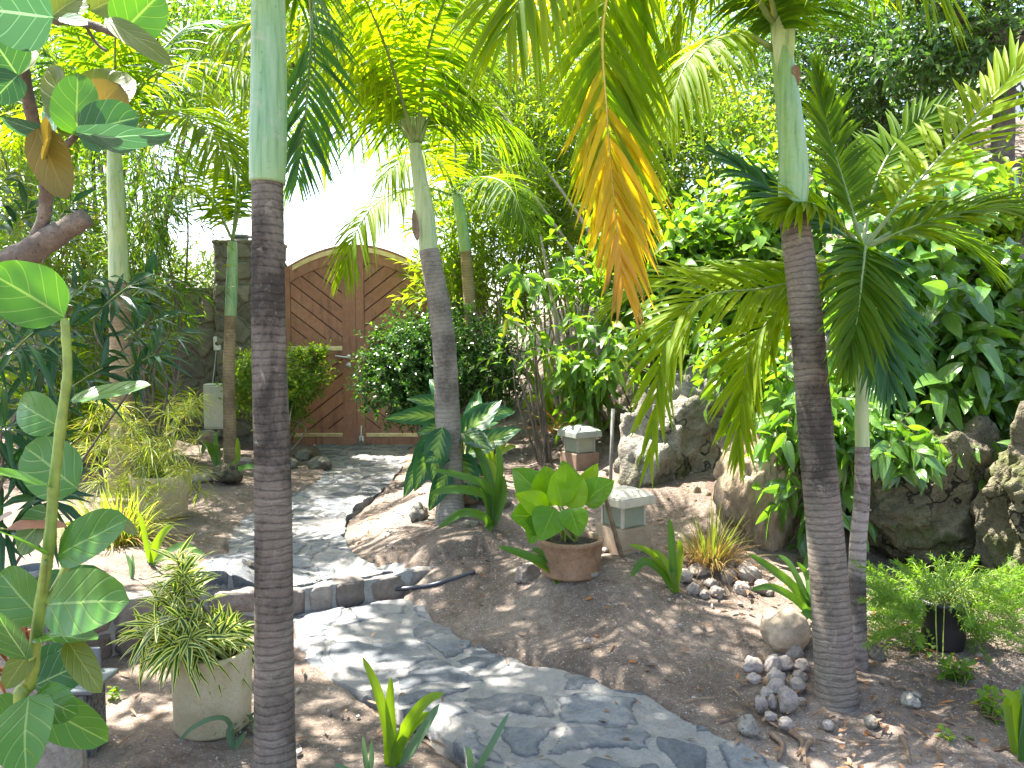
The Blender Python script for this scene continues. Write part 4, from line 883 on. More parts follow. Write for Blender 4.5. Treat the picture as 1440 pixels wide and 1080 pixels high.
for k, l in enumerate([[(641, 276, 0), (592, 264, -.2), (532, 284, -.4), (497, 335, -.5), (484, 385, -.5)], [(641, 276, 0), (606, 200, 0), (560, 185, .1), (515, 215, .2)], [(642, 276, 0), (636, 170, 0), (610, 100, .1)], [(642, 276, 0), (668, 210, 0), (715, 190, .2), (760, 225, .3)],
                       [(642, 276, 0), (655, 150, .4), (670, 60, .8)], [(642, 276, 0), (672, 250, -.4), (715, 262, -.8), (740, 320, -1)], [(642, 276, 0), (620, 230, -.5), (580, 215, -.9), (540, 250, -1.2)]]):
    frond(pal, PP(*[(x, y, D7 + z) for x, y, z in l]), .50, 46, .034, up=(0, -.35, 1), mats=(('palm_lime', 'palm_leaf')[k % 2], 'rachis'), grav=.6, lift=.1)

# ------------------------------------------------------------------ sea grape, big round leaves close to the camera
M['seagrape'] = leaf_mat('seagrape_leaf', (.045, .14, .018), (.075, .185, .02), (1.7, 1.9, .5), .32, .32, rib=(.26, .36, .11), vein=4.5)
M['seagrape_deep'] = leaf_mat('seagrape_leaf_deep', (.028, .10, .025), (.045, .125, .028), (1.8, 2.0, .7), .36, .28, rib=(.30, .42, .17), vein=4.5)
M['seagrape_olive'] = leaf_mat('seagrape_leaf_olive', (.11, .16, .025), (.15, .19, .025), (1.5, 1.4, .5), .4, .4, rib=(.28, .32, .09), vein=4.5)
M['seagrape_brown'] = leaf_mat('seagrape_leaf_browning', (.19, .14, .03), (.25, .20, .04), (1.4, 1.2, .5), .45, .4, rib=(.35, .27, .08), vein=4.5, tip=(.45, (.13, .11, .03)))
M['seagrape_blue'] = leaf_mat('seagrape_leaf_bluish', (.04, .10, .06), (.05, .115, .07), (1.2, 1.6, .8), .4, .25, rib=(.28, .38, .32), vein=4.5)
M['stem_green'] = plain_mat('green_stem', (.17, .23, .03), .5, 0, .3, 30)
M['stem_brown'] = rough_mat('woody_stem', [(.3, (.045, .034, .026)), (.55, (.14, .112, .085)), (.7, (.27, .235, .19))], 9, .9, .8, .01, 60)
M['stem_pale'] = rough_mat('pale_stem', [(.3, (.20, .165, .12)), (.7, (.42, .37, .29))], 9, .85, .4, .006, 60)
M['mottled'] = rough_mat('mottled_trunk', [(.35, (.13, .105, .08)), (.5, (.25, .215, .17)), (.65, (.40, .36, .30))], 7, .8, .4, .01, 40, (6, .56, (.20, .14, .10)))
def pleaf(parent, bx, by, tx, ty, d, dt, wpx, mat, tilt=(0, -1, .25), grav=0.04, name='leaf', tmpl=T_round, wave=0):
    a = P(bx, by, d); b = P(tx, ty, d + dt); l = np.linalg.norm(b - a); mb = MB()
    mb.leaves(tmpl, [a], [b - a], [tilt], l, wpx * px_m(d), 0, grav)
    V = mb.V[0]; V += (nrm(np.asarray(tilt, float)) * (.05 * l * vnoise(V * 14 + bx, 3)[:, None]))
    s = MB().build if False else None
    return mb.build(name, M[mat], parent)
SG = 1.55
b0 = np.array([-.95, 1.55, 0.0]); b0[2] = H(b0[0], b0[1])
sgp = thing('sea_grape', 'young sea grape with round glossy leaves on an upright green stem beside the bench', 'shrub', b0)
mb = MB()
mb.tube(catmull(np.r_[[b0 - [0, 0, .05]], PP((30, 1040, SG), (42, 960, SG), (56, 860, SG), (70, 760, SG), (76, 680, SG), (88, 580, SG), (95, 520, SG), (91, 448, SG))], 60), np.interp(np.linspace(0, 1, 60), [0, .3, .6, 1], [.014, .0115, .0100, .0080]) * (1 + .14 * (np.abs(((np.linspace(0, 9, 60)) % 1) - .5) < .1)), 10)
mb.tube(catmull(PP((57, 860, SG), (60, 820, SG - .01), (64, 788, SG - .02)), 10), np.linspace(.008, .004, 10), 8); mb.tube(catmull(PP((66, 850, SG), (88, 810, SG + .03), (104, 770, SG + .05)), 10), .009, 8)
mb.build('stem', M['stem_green'], sgp)
for a in [(90, 446, -22, 372, SG, -.06, 94, 'seagrape', (.1, -.9, .5)), (97, 562, 212, 534, SG, .05, 52, 'seagrape', (.15, -.35, 1)), (112, 688, 28, 622, SG + .14, .05, 88, 'seagrape', (-.1, -1, .3)),
          (72, 686, -10, 652, SG, -.12, 46, 'seagrape', (.2, -.4, 1)), (80, 782, 172, 722, SG, -.05, 74, 'seagrape', (.1, -.8, .6)), (66, 782, -6, 738, SG, -.12, 40, 'seagrape', (.1, -.4, 1)),
          (66, 850, 172, 838, SG - .06, -.1, 94, 'seagrape', (.1, -.9, .5)), (60, 862, 145, 800, SG + .14, .03, 76, 'seagrape_deep', (0, -1, .4)), (52, 900, 132, 884, SG, -.12, 46, 'seagrape', (.1, -.3, 1)),
          (36, 928, -10, 858, SG - .03, -.05, 68, 'seagrape_deep', (-.3, -.9, .4)), (94, 900, 138, 968, SG - .04, -.08, 40, 'seagrape_olive', (.2, -1, .4)), (45, 914, 6, 966, SG, -.04, 38, 'seagrape_olive', (.1, -1, .3)),
          (40, 978, 30, 1086, SG - .05, -.1, 84, 'seagrape', (0, -1, .35)), (48, 978, 104, 1000, SG, -.06, 54, 'seagrape', (0, -1, .6)), (165, 728, 190, 748, SG + .1, -.05, 18, 'seagrape_olive', (0, -1, .3)),
          (60, 870, -8, 800, SG + .2, .05, 74, 'seagrape', (-.2, -1, .4)), (48, 965, 128, 925, SG + .1, .02, 62, 'seagrape_deep', (.2, -1, .5)), (40, 985, 150, 1040, SG + .12, .04, 66, 'seagrape', (.1, -1, .5)), (30, 1000, -20, 1010, SG, -.02, 60, 'seagrape', (-.1, -1, .3)), (84, 600, 20, 560, SG + .1, .05, 62, 'seagrape', (-.3, -1, .3)), (72, 720, 20, 770, SG + .15, .05, 60, 'seagrape_deep', (-.2, -1, .3)),
          (50, 860, 95, 800, SG + .25, .05, 60, 'seagrape_deep', (.4, -1, .2)), (44, 948, 92, 905, SG + .1, .05, 44, 'seagrape_deep', (.2, -1, .4))]:
    pleaf(sgp, *a)
# old sea grape with a crooked woody limb in the upper corner
b0 = np.array([-1.75, 1.75, 0.0]); b0[2] = H(b0[0], b0[1])
sgt = thing('sea_grape', 'old sea grape with crooked woody limb and large olive and green leaves', 'tree', b0)
mb = MB(); mb.tube(catmull(np.r_[[b0 - [0, 0, .05]], PP((-330, 800, 1.8), (-160, 560, 1.9), (-50, 410, 1.95), (30, 362, 1.95), (80, 330, 1.95), (122, 305, 1.95))], 50), np.linspace(.052, .023, 50) * (1 + .1 * rng.normal(size=50) * .6), 14)
mb.tube(catmull(PP((30, 365, 1.95), (58, 320, 1.95), (66, 262, 1.9), (60, 220, 1.8), (40, 140, 1.7), (30, 60, 1.65), (60, 20, 1.6), (80, 28, 1.6), (118, 32, 1.58), (165, 48, 1.56)), 60), np.linspace(.018, .007, 60) * (1 + .12 * rng.normal(size=60) * .6), 9)
mb.tube(catmull(PP((62, 235, 1.8), (85, 212, 1.7), (108, 190, 1.6)), 14), np.linspace(.012, .006, 14), 8)
mb.tube(catmull(PP((118, 32, 1.58), (135, 60, 1.6), (150, 72, 1.6)), 10), .003, 6)
mb.build('limb', M['stem_brown'], sgt)
for a in [(75, 25, -30, 10, 1.5, -.1, 100, 'seagrape_blue', (.2, -.9, -.5)), (28, 105, 5, 10, 1.55, .1, 70, 'seagrape_olive', (.5, -1, 0)), (26, 108, -20, 40, 1.5, -.02, 76, 'seagrape_deep', (.3, -1, -.1)), (26, 105, -12, 140, 1.5, -.02, 56, 'seagrape_deep', (.1, -1, -.1)),
          (108, 190, 60, 85, 1.62, .05, 64, 'seagrape_olive', (-.5, -1, .1)), (104, 180, 175, 90, 1.60, .08, 92, 'seagrape_olive', (.1, -1, .25)), (108, 186, 168, 112, 1.57, .03, 80, 'seagrape_brown', (.2, -1, -.1)),
          (110, 192, 104, 96, 1.52, -.02, 74, 'seagrape', (-.1, -1, .1)), (110, 190, 194, 160, 1.50, -.02, 76, 'seagrape_deep', (0, -1, .15)), (106, 192, 236, 188, 1.48, -.08, 48, 'seagrape_blue', (0, -.6, -.8)),
          (74, 190, 0, 168, 1.58, -.05, 40, 'seagrape_blue', (0, -.5, -.9)), (80, 190, 66, 130, 1.6, .1, 44, 'seagrape_deep', (-.5, -.8, .2)), (76, 192, 52, 200, 1.56, -.1, 60, 'seagrape_brown', (-.3, -.9, -.2)), (52, 180, 92, 274, 1.55, -.02, 58, 'seagrape_brown', (.3, -1, .1)),
          (168, 50, 226, -16, 1.52, -.02, 82, 'seagrape', (.1, -1, -.1)), (150, 28, 238, 80, 1.50, -.05, 34, 'seagrape_olive', (-.4, -.7, .7)), (70, 24, 118, -14, 1.58, .02, 62, 'seagrape_olive', (0, -1, .1)), (85, 25, 120, 28, 1.55, -.05, 24, 'seagrape_deep', (0, -.8, .5)), (128, 16, 176, -10, 1.6, .02, 52, 'seagrape_olive', (0, -1, .1))]:
    pleaf(sgt, *a)
b0 = np.array([-.86, 1.9, 0.0]); b0[2] = H(b0[0], b0[1])
# mottled foot of another trunk at the lower corner
b1 = G(80, 1130, 0); stp = thing('old_tree', 'pale mottled trunk foot under the lowest sea grape leaf', 'trunk', b1)
d = dep(b1); mb = MB(); mb.tube(catmull(np.r_[[b1 + [.05, 0, -.05], b1], PP((62, 1040, d), (50, 980, d + .05), (10, 900, d + .1), (-80, 780, d + .1), (-260, 560, d))], 40), np.linspace(.13, .07, 40), 18)
mb.build('trunk', M['mottled'], stp)
# dead bromeliad-like rosette
M['dead_leaf'] = leaf_mat('dead_leaf', (.16, .06, .022), (.32, .14, .05), (1.3, 1.0, .6), .6, .25)
M['dead_grey'] = leaf_mat('curled_dead_leaf', (.28, .20, .14), (.34, .26, .18), (1.2, 1, .7), .6, .2)
b0 = P(-20, 880, 1.9); ds = thing('dead_rosette', 'russet dried leaf rosette behind the sea grape stem', 'dead plant', b0)
mb = MB(); n = 70; az = rng.uniform(-.6, 3.6, n) ; el = rng.uniform(-.9, 1.2, n)
dr = np.c_[np.cos(az) * np.cos(el), -np.abs(np.sin(az)) * np.cos(el) * .7, np.sin(el)]; dr[:, 0] = np.abs(dr[:, 0]) * .6 + .15
mb.leaves(T_narrow, np.tile(b0, (n, 1)) + rng.normal(0, .035, (n, 3)), dr, rng.normal(size=(n, 3)), rng.uniform(.07, .15, n), .016, 0, .15); mb.build('leaves', M['dead_leaf'], ds)
pleaf(ds, 10, 742, 88, 722, 1.75, -.1, 26, 'dead_leaf', (0, -.6, 1), .1, 'curled_leaf'); pleaf(ds, -10, 738, 14, 715, 1.75, -.05, 18, 'dead_grey', (0, -.8, 1), .1, 'curled_leaf')

# ------------------------------------------------------------------ foliage builder for shrubs and trees
def twigs(mb, starts, dirs, ln, m, tmpl, L, W, ang=55, grav=.15, whorl=1, mi=0, smi=1, up=.3, stem_r=.0025, lj=.25, phase=0):
    n = len(starts); dirs = nrm(dirs); ln = np.broadcast_to(ln, (n,))
    ref = nrm(np.cross(dirs, rng.normal(size=(n, 3)))); ref2 = np.cross(dirs, ref)
    pos = []; dd = []; uu = []; ll = []
    for k in range(m):
        t = (k + .5) / m
        for q in range(whorl):
            a = k * 2.399 + q * 2 * np.pi / whorl + rng.uniform(0, .5, n)
            an = np.radians(ang * (1.15 - .55 * t) + rng.normal(0, 10, n)); s = ref * np.cos(a)[:, None] + ref2 * np.sin(a)[:, None]
            d = dirs * np.cos(an)[:, None] + s * np.sin(an)[:, None]; d[:, 2] += rng.normal(0, .12, n)
            p = starts + dirs * (ln * t)[:, None]; p[:, 2] -= grav * .25 * ln * t * t
            pos.append(p); dd.append(d); uu.append(dirs * .6 + np.array([0, 0, up]) + rng.normal(0, .22, (n, 3))); ll.append(rng.uniform(1 - lj, 1 + lj, n) * (1 - .25 * abs(t - .4)))
    pos = np.concatenate(pos); ll = np.concatenate(ll)
    mb.leaves(tmpl, pos, np.concatenate(dd), np.concatenate(uu), L * ll, W * ll * rng.uniform(.85, 1.15, len(ll)), mi, grav * rng.uniform(.3, 1.5, len(ll)))
    if stem_r:
        for s, d, l in zip(starts, dirs, ln): mb.tube([s, s + d * l * .5 - [0, 0, grav * .06 * l], s + d * l - [0, 0, grav * .25 * l]], [stem_r, stem_r * .8, stem_r * .4], 4, smi, False)
def ell(n, c, r, hollow=.55, bottom=-1):                                          # points towards the outside of an ellipsoid
    v = nrm(rng.normal(size=(n * 2, 3))); v = v[v[:, 2] > bottom][:n]; k = rng.uniform(hollow ** 3, 1, len(v)) ** (1 / 3)
    return np.asarray(c) + v * k[:, None] * np.asarray(r), v
def stems(parent, base, targets, r=.02, mat='stem_brown', sp=.1, name='stems', sag=.15, seg=7, each=False, wob=.12):
    mb = MB(); base = np.asarray(base, float)
    for t in targets:
        a = base + np.r_[rng.normal(0, sp, 2), -.05]; m1 = a * .6 + t * .4 + np.r_[rng.normal(0, wob, 2), wob]; m2 = a * .25 + t * .75 + np.r_[rng.normal(0, wob * .7, 2), sag * .5]
        q = catmull([a, m1, m2, t], 24); mb.tube(q, np.linspace(r, r * .3, 24) * (1 + .05 * rng.normal(size=24)), seg)
        if each: mb.build('stem', M[mat], parent); mb = MB()
    if not each: return mb.build(name, M[mat], parent)
def shrub(name, label, cat, base, blobs, mats, tmpl, L, W, m=6, tl=.3, ang=55, whorl=1, grav=.15, group=None, nst=7, r=.02, smat='stem_brown', flowers=0, updir=.4, hollow=.5, stem_r=.003, bottom=-1, trunkless=False, fsize=.035, dirj=.45, clump=.26):
    t = thing(name, label, cat, base, group); mb = MB(); cs = []
    for c, rad, n in blobs:
        k = max(3, n // 30); cc, cv = ell(k, c, np.asarray(rad) * .75, .2, bottom)      # clumps, so that light and gaps show between them
        w = rng.integers(0, k, n); s = cc[w] + rng.normal(0, 1, (n, 3)) * np.asarray(rad) * clump
        v = nrm((s - c) / np.asarray(rad)); dr = v + rng.normal(0, dirj, (n, 3)); dr[:, 2] += updir
        twigs(mb, s, dr, tl * rng.uniform(.6, 1.3, n), m, tmpl, L, W, ang, grav, whorl, 0, 1, .3, stem_r); cs.append(cc)
    mb.build('foliage', [M[mats] if isinstance(mats, str) else mats, M[smat]], t)
    cs = np.concatenate(cs)
    if nst and not trunkless: stems(t, base, cs[rng.permutation(len(cs))[:nst]], r, smat)
    if flowers:
        allp = np.concatenate([ell(flowers, c, rad, .85)[0] for c, rad, n in blobs]); pk = allp[rng.permutation(len(allp))[:flowers]]
        for p in pk:
            fm = MB(); nn = 9; fm.leaves(T_small, np.tile(p, (nn, 1)), rng.normal(size=(nn, 3)) + [0, -.3, .3], rng.normal(size=(nn, 3)), fsize, fsize * .75, 0, .05); fm.build('flower', M['magenta'], t)
    return t
M['magenta'] = leaf_mat('magenta_bract', (.42, .012, .06), (.55, .03, .12), (1.2, .8, 1.0), .5, .4)
M['lf_dark'] = leaf_mat('oleander_leaf', (.014, .05, .02), (.026, .08, .026), (1.9, 2.2, .6), .30, .25, rib=(.10, .17, .07), spec=.4)
M['lf_light'] = leaf_mat('light_leaf', (.11, .21, .025), (.17, .27, .03), (2.1, 2.0, .45), .45, .55, rare=(.93, (.28, .26, .04)))
M['lf_lime'] = leaf_mat('lime_leaf', (.15, .26, .015), (.23, .33, .02), (1.9, 1.8, .35), .45, .6)
M['lf_mid'] = leaf_mat('mid_leaf', (.07, .165, .02), (.12, .215, .025), (2.4, 2.2, .45), .4, .5, rare=(.94, (.20, .22, .03)))
M['lf_gloss'] = leaf_mat('glossy_leaf', (.08, .19, .035), (.13, .25, .04), (1.9, 1.9, .35), .22, .45, rib=(.18, .30, .08), vein=5, spec=.9)
M['lf_broad'] = leaf_mat('broad_leaf', (.085, .19, .022), (.14, .25, .03), (2.2, 2.1, .4), .32, .45, rib=(.22, .34, .08))
M['lf_clip'] = leaf_mat('clipped_leaf', (.022, .075, .016), (.05, .125, .02), (2.2, 2.2, .5), .27, .32, rare=(.88, (.13, .22, .03)))
M['lf_deep'] = leaf_mat('deep_tree_leaf', (.045, .105, .024), (.08, .15, .03), (2.2, 2.3, .7), .33, .36)
M['lf_olive'] = leaf_mat('olive_leaf', (.10, .13, .03), (.16, .17, .04), (2.0, 1.8, .5), .45, .45)

# oleander with long dark leaves, close on the side of the sea grape
b0 = onground(-2.45, 3.1); ol = thing('oleander', 'oleander with long dark leathery leaves in whorls beyond the young sea grape', 'shrub', b0)
tips = [(30, 420, 2.9), (92, 462, 2.8), (155, 420, 2.9), (205, 452, 3.0), (218, 395, 3.1), (176, 405, 2.8), (40, 560, 2.7), (135, 520, 2.8), (212, 500, 2.95), (20, 660, 2.6), (70, 700, 2.6), (5, 500, 2.7), (60, 500, 3.0), (30, 300, 3.1), (10, 250, 3.1), (100, 290, 3.1), (5, 740, 2.5), (60, 620, 2.9), (8, 600, 2.5), (35, 470, 2.5), (110, 400, 3.2), (236, 470, 3.2)]
mb = MB(); ends = np.array([P(x + rng.uniform(-8, 8), y, d) for x, y, d in tips])
out = ends - np.r_[b0[:2], 1.0]; out = nrm(out) * .7 + np.array([.25, -.1, .25])
twigs(mb, ends - nrm(out) * .12, out, .16, 6, T_narrow, .17, .026, 72, .35, 3, 0, 1, .3, .004)
mb.build('foliage', [M['lf_dark'], M['stem_green']], ol); stems(ol, b0, ends[::3], .008, 'stem_brown', .08, wob=.05)

# sedge-like clump in the pale pot, a second clump spilling by it
M['sedge'] = leaf_mat('sedge_blade', (.20, .28, .03), (.30, .34, .05), (1.6, 1.6, .5), .45, .55, rare=(.8, (.40, .34, .09)))
M['drygrass'] = leaf_mat('dry_grass', (.26, .20, .07), (.36, .24, .10), (1.4, 1.3, .7), .6, .4, rare=(.75, (.30, .13, .06)))
M['grassgreen'] = leaf_mat('thin_grass', (.13, .20, .03), (.20, .22, .05), (1.6, 1.6, .5), .5, .45)
def tuft(parent, base, n, L, W, spread, elev, grav, mat, name='blades', r=.05, tmpl=T_blade, lean=(0, 0)):
    az = rng.uniform(0, 2 * np.pi, n); el = np.radians(rng.normal(elev, spread, n)); mb = MB()
    d = np.c_[np.cos(az) * np.cos(el) + lean[0], np.sin(az) * np.cos(el) + lean[1], np.sin(el)]
    p = np.asarray(base) + np.c_[np.cos(az) * r * rng.uniform(0, 1, n), np.sin(az) * r * rng.uniform(0, 1, n), np.zeros(n)]
    mb.leaves(tmpl, p, d, np.c_[-np.cos(az) * .5, -np.sin(az) * .5, np.ones(n)], L * rng.uniform(.55, 1.15, n), W * rng.uniform(.7, 1.2, n), 0, grav * rng.uniform(.4, 1.5, n)); return mb.build(name, M[mat], parent)
sd = thing('umbrella_sedge', 'feathery lime umbrella sedge spilling out of the pale yellow-cream planter', 'potted plant', top_sedge)
mb = MB(); hub = []
for k in range(54):
    tx, ty = rng.uniform(110, 290), rng.uniform(560, 700); dd_ = rng.uniform(5.3, 6.4); h = P(tx, ty, dd_); hub.append(h)
    a = top_sedge + np.r_[rng.normal(0, .05, 2), 0]; mb.tube(catmull([a, a * .45 + h * .55 + [0, 0, .16], h], 10), [.0035] * 10, 4, 1, False)
hub = np.array(hub); n = len(hub); hh = np.repeat(hub, 26, 0); az = rng.uniform(0, 6.28, len(hh)); el = rng.normal(.25, .4, len(hh))
mb.leaves(T_narrow, hh, np.c_[np.cos(az) * np.cos(el), np.sin(az) * np.cos(el), np.sin(el)], [[0, 0, 1]], rng.uniform(.12, .26, len(hh)), .008, 0, .35)
mb.build('blades', [M['sedge'], M['stem_green']], sd)
b0 = hit(165, 765); sd2 = thing('umbrella_sedge', 'straw-coloured sedge clump on the soil between the two pale planters', 'grass clump', b0)
tuft(sd2, b0, 420, .62, .007, 16, 62, .55, 'sedge', 'blades', .16); tuft(sd2, b0, 160, .5, .007, 18, 50, .8, 'drygrass', 'dry_blades', .18)

# variegated song-of-India in the cream planter
M['song'] = leaf_mat('striped_leaf', (.035, .105, .03), (.055, .14, .035), (2.0, 2.1, .6), .36, .38, style='stripe', c3=(.55, .55, .20))
so = thing('variegated_dracaena', 'bushy dracaena with cream-striped narrow leaves growing in the cream planter', 'potted plant', top_cream)
dc = dep(top_cream); heads = [(254, 800, 0), (245, 850, -.05), (232, 880, -.1), (270, 870, -.12), (222, 858, .02), (262, 900, -.16), (250, 912, -.17), (285, 880, .05), (315, 892, .05), (335, 905, .1), (275, 838, .1), (240, 905, -.12), (205, 895, -.05), (280, 905, -.1), (258, 822, -.03), (325, 880, .15), (300, 912, -.05)]
mb = MB(); hp = np.array([P(x, y, dc + z) for x, y, z in heads]); hd = np.array([[rng.normal(0, .25), rng.normal(-.1, .2), 1.0] if y < 860 else [rng.normal(0, .5), -.5 + rng.normal(0, .3), .5] for x, y, z in heads])
twigs(mb, hp - nrm(hd) * .06, hd, .13, 15, T_strap if False else leaf_t(5, 1, S_lance, .3, .0), .155, .021, 68, .38, 2, 0, 1, .3, .005); mb.build('foliage', [M['song'], M['stem_brown']], so)
stems(so, top_cream, hp[:9], .010, 'stem_brown', .04, sag=0, wob=.015)

# strap-leaf lilies: each leaf given by base, bend and tip
M['strap'] = leaf_mat('strap_leaf', (.06, .15, .03), (.09, .19, .035), (2.2, 2.1, .4), .3, .45, rib=(.12, .24, .05))
M['strap_lime'] = leaf_mat('strap_leaf_sunlit', (.14, .25, .02), (.19, .29, .03), (2.0, 1.9, .3), .3, .55, rib=(.22, .33, .05))  # brighter lime copy of the strap leaf, with sunlight put into its colour
M['strap_blue'] = leaf_mat('strap_leaf_bluish', (.10, .17, .10), (.13, .21, .11), (1.6, 1.8, .8), .4, .35)
def ribbon(mb, pts, w, normal, mi=0, n=14):
    c = catmull(pts, n); T = nrm(np.gradient(c, axis=0)); nn = np.asarray(normal, float); s = nrm(np.cross(T, nn)); t = np.linspace(0, 1, n)
    ww = (w * np.minimum(1, .55 + t * 2) * np.sqrt(np.maximum(1 - ((t - .35).clip(0) / .65) ** 2.4, .003)))[:, None] * .5; k = nrm(np.cross(s, T)) * ww * .35
    V = np.stack([c - s * ww + k, c, c + s * ww + k], 1).reshape(-1, 3); i, j = np.meshgrid(np.arange(n - 1), np.arange(2), indexing='ij')
    mb.add(V, np.stack([i * 3 + j, i * 3 + j + 1, (i + 1) * 3 + j + 1, (i + 1) * 3 + j], -1).reshape(-1, 4), mi, np.stack([np.tile([0, .5, 1], n), np.repeat(t, 3)], 1))
def lily(label, bx, by, leaves, w=.045, mat='strap', cat='strap-leaf lily', base=None, name='spider_lily'):
    b = hit(bx, by) if base is None else base; d = dep(b); t = thing(name, label, cat, b, None)
    for l in leaves:
        m = mat
        if isinstance(l[-1], str): m = l[-1]; l = l[:-1]
        k = len(l); q = [b + [rng.normal(0, .008), rng.normal(0, .008), -.01]] + [P(x, y, d + z) for x, y, z in l]; mb = MB(); ribbon(mb, q, w * rng.uniform(.85, 1.1), (rng.normal(0, .3), -.8, .55)); mb.build('leaf', M[m], t)
    return t
lily('strap-leaf lily arching on the mound beside the leaning palm', 692, 742, [[(688, 690, 0), (655, 672, -.1), (606, 660, -.2)], [(684, 700, 0), (655, 690, -.1), (625, 690, -.2), (605, 694, -.25)], [(700, 680, 0), (702, 650, 0), (698, 625, .02)], [(690, 690, .1), (675, 640, .15), (652, 610, .2)], [(680, 728, -.1), (650, 722, -.2), (615, 744, -.25)], [(706, 700, 0), (708, 670, 0)], [(690, 738, -.05), (688, 752, -.12)], [(698, 690, .1), (690, 655, .15), (668, 640, .15), 'strap_lime']], .062)
lily('three-leaved lily lying towards the path before the terracotta pot', 790, 826, [[(770, 796, 0), (735, 780, -.05), (700, 768, -.08)], [(782, 800, 0), (766, 782, .0), (748, 770, .0)], [(776, 805, 0), (750, 788, 0), (742, 782, 0), 'strap_lime']], .05)
lily('sunlit lily with upright pale leaf casting a hard shadow on the soil', 950, 830, [[(946, 790, 0), (944, 755, 0), (941, 728, 0)], [(930, 795, 0), (910, 775, -.05), (884, 766, -.1), 'strap_lime'], [(930, 805, 0), (905, 790, -.05), (886, 812, -.1)], [(940, 800, 0), (924, 780, 0), (908, 776, 0), 'strap_lime'], [(955, 800, 0), (957, 775, .02), (955, 758, .02), 'strap_lime'], [(945, 805, 0), (935, 790, .03), (925, 785, .05), 'strap_lime']], .046)
lily('long-leaved lily behind the smooth beige boulder', 1150, 880, [[(1120, 830, 0), (1085, 800, 0), (1052, 778, 0)], [(1130, 835, 0), (1110, 795, .05), (1094, 780, .08)], [(1120, 845, -.1), (1085, 826, -.15), (1055, 830, -.2)], [(1140, 860, -.05), (1120, 880, -.12), (1112, 912, -.15)], [(1140, 840, 0), (1135, 810, .1), (1120, 790, .1)]], .045)
lily('bright lime lily shoot at the edge of the soil in front of the path', 550, 1078, [[(545, 1030, 0), (530, 970, 0), (510, 924, 0)], [(551, 1030, 0), (549, 990, 0), (550, 952, 0), 'strap_lime'], [(560, 1050, 0), (575, 1015, -.02), (600, 985, -.03), (625, 975, -.03)], [(560, 1052, 0), (580, 1020, 0), (605, 1000, 0), 'strap_lime'], [(575, 1060, 0), (600, 1020, -.02), (618, 990, -.02), 'strap_blue']], .040, 'strap_lime')
lily('bluish grass-like lily spears at the bottom edge', 520, 1110, [[(514, 1070, 0), (510, 1035, 0), 'strap_blue'], [(522, 1075, 0), (523, 1040, 0), 'strap_blue'], [(495, 1090, 0), (480, 1078, 0), (470, 1076, 0), 'strap_blue']], .022)
lily('single blue-green lily blade rising beside the path at the bottom edge', 668, 1085, [[(690, 1050, 0), (716, 1002, .05), 'strap_blue'], [(660, 1060, 0), (655, 1050, 0), 'strap_blue']], .026)
lily('lime lily at the lower corner beyond the thin palm, in sunlight', 1432, 1075, [[(1430, 1020, 0), (1425, 985, 0), (1408, 970, 0), 'strap_lime'], [(1440, 1010, 0), (1450, 975, 0), (1470, 960, 0)], [(1420, 1000, .1), (1422, 985, .1), (1440, 970, .1), 'strap_lime'], [(1438, 1030, 0), (1440, 1000, 0), (1435, 960, 0), 'strap_blue']], .05)
lily('small lily with hooked tips at the foot of the slim palm', 308, 664, [[(308, 640, 0), (304, 620, 0), (308, 604, 0)], [(300, 640, 0), (290, 625, -.1), (284, 640, -.1)], [(333, 650, 0), (335, 630, 0), (334, 615, 0), 'strap_lime'], [(330, 662, -.2), (352, 656, -.3), (370, 662, -.3)], [(318, 660, -.1), (300, 672, -.2), (285, 690, -.3)]], .06, 'strap')
lily('pale lime lily on the sunlit ledge behind the dracaena', 212, 800, [[(208, 770, 0), (202, 740, 0), (195, 720, 0), 'strap_lime'], [(220, 770, 0), (230, 750, 0), (244, 738, 0), 'strap_lime'], [(225, 785, -.1), (255, 768, -.2), (288, 780, -.25)], [(215, 780, .05), (216, 760, .05), 'strap']], .045)
lily('thin dark lily blade standing on the sunlit ledge', 186, 815, [[(184, 795, 0), (178, 780, 0)], [(188, 800, 0), (186, 778, 0)]], .022, 'strap_blue')
lily('low lily bending over soil in front of the cream planter', 330, 1050, [[(322, 1015, 0), (300, 1010, -.05), (270, 1024, -.1), (250, 1045, -.1)], [(338, 1040, 0), (345, 1030, 0)], [(322, 1030, 0), (330, 1018, 0)]], .022, 'strap_blue')
lily('yellowish bromeliad-like straps near the bare shrub stems', 694, 660, [[(700, 640, 0), (712, 618, 0), (730, 606, 0), 'strap_lime'], [(690, 640, 0), (692, 615, 0), (688, 600, 0), 'strap_lime'], [(697, 645, -.05), (716, 630, -.1), (726, 628, -.1)], [(690, 650, 0), (684, 630, 0), (683, 618, 0), 'strap_lime']], .05, 'strap_lime')
lily('clump of pale lime straps under the leaning grey stems', 770, 600, [[(760, 560, 0), (745, 530, 0), (725, 520, 0), 'strap_lime'], [(768, 560, 0), (772, 525, 0), (780, 500, 0), 'strap_lime'], [(775, 565, 0), (790, 545, -.1), (808, 540, -.1), 'strap_lime'], [(765, 570, -.1), (745, 560, -.2), (735, 575, -.3), 'strap_lime'], [(762, 555, .1), (752, 520, .1), (740, 500, .1)]], .07, 'strap_lime')
M['ti_red'] = leaf_mat('ti_leaf', (.34, .20, .10), (.44, .20, .12), (1.4, 1.2, .7), .45, .4, rare=(.6, (.20, .24, .05)))
b0 = hit(815, 620); t = thing('bromeliad', 'russet and lime bromeliad clump at the foot of the pale stems behind the far lantern', 'bromeliad', b0)
tuft(t, b0 + [0, .2, .0], 70, .55, .04, 18, 48, .3, 'ti_red', 'leaves', .22, T_strap)

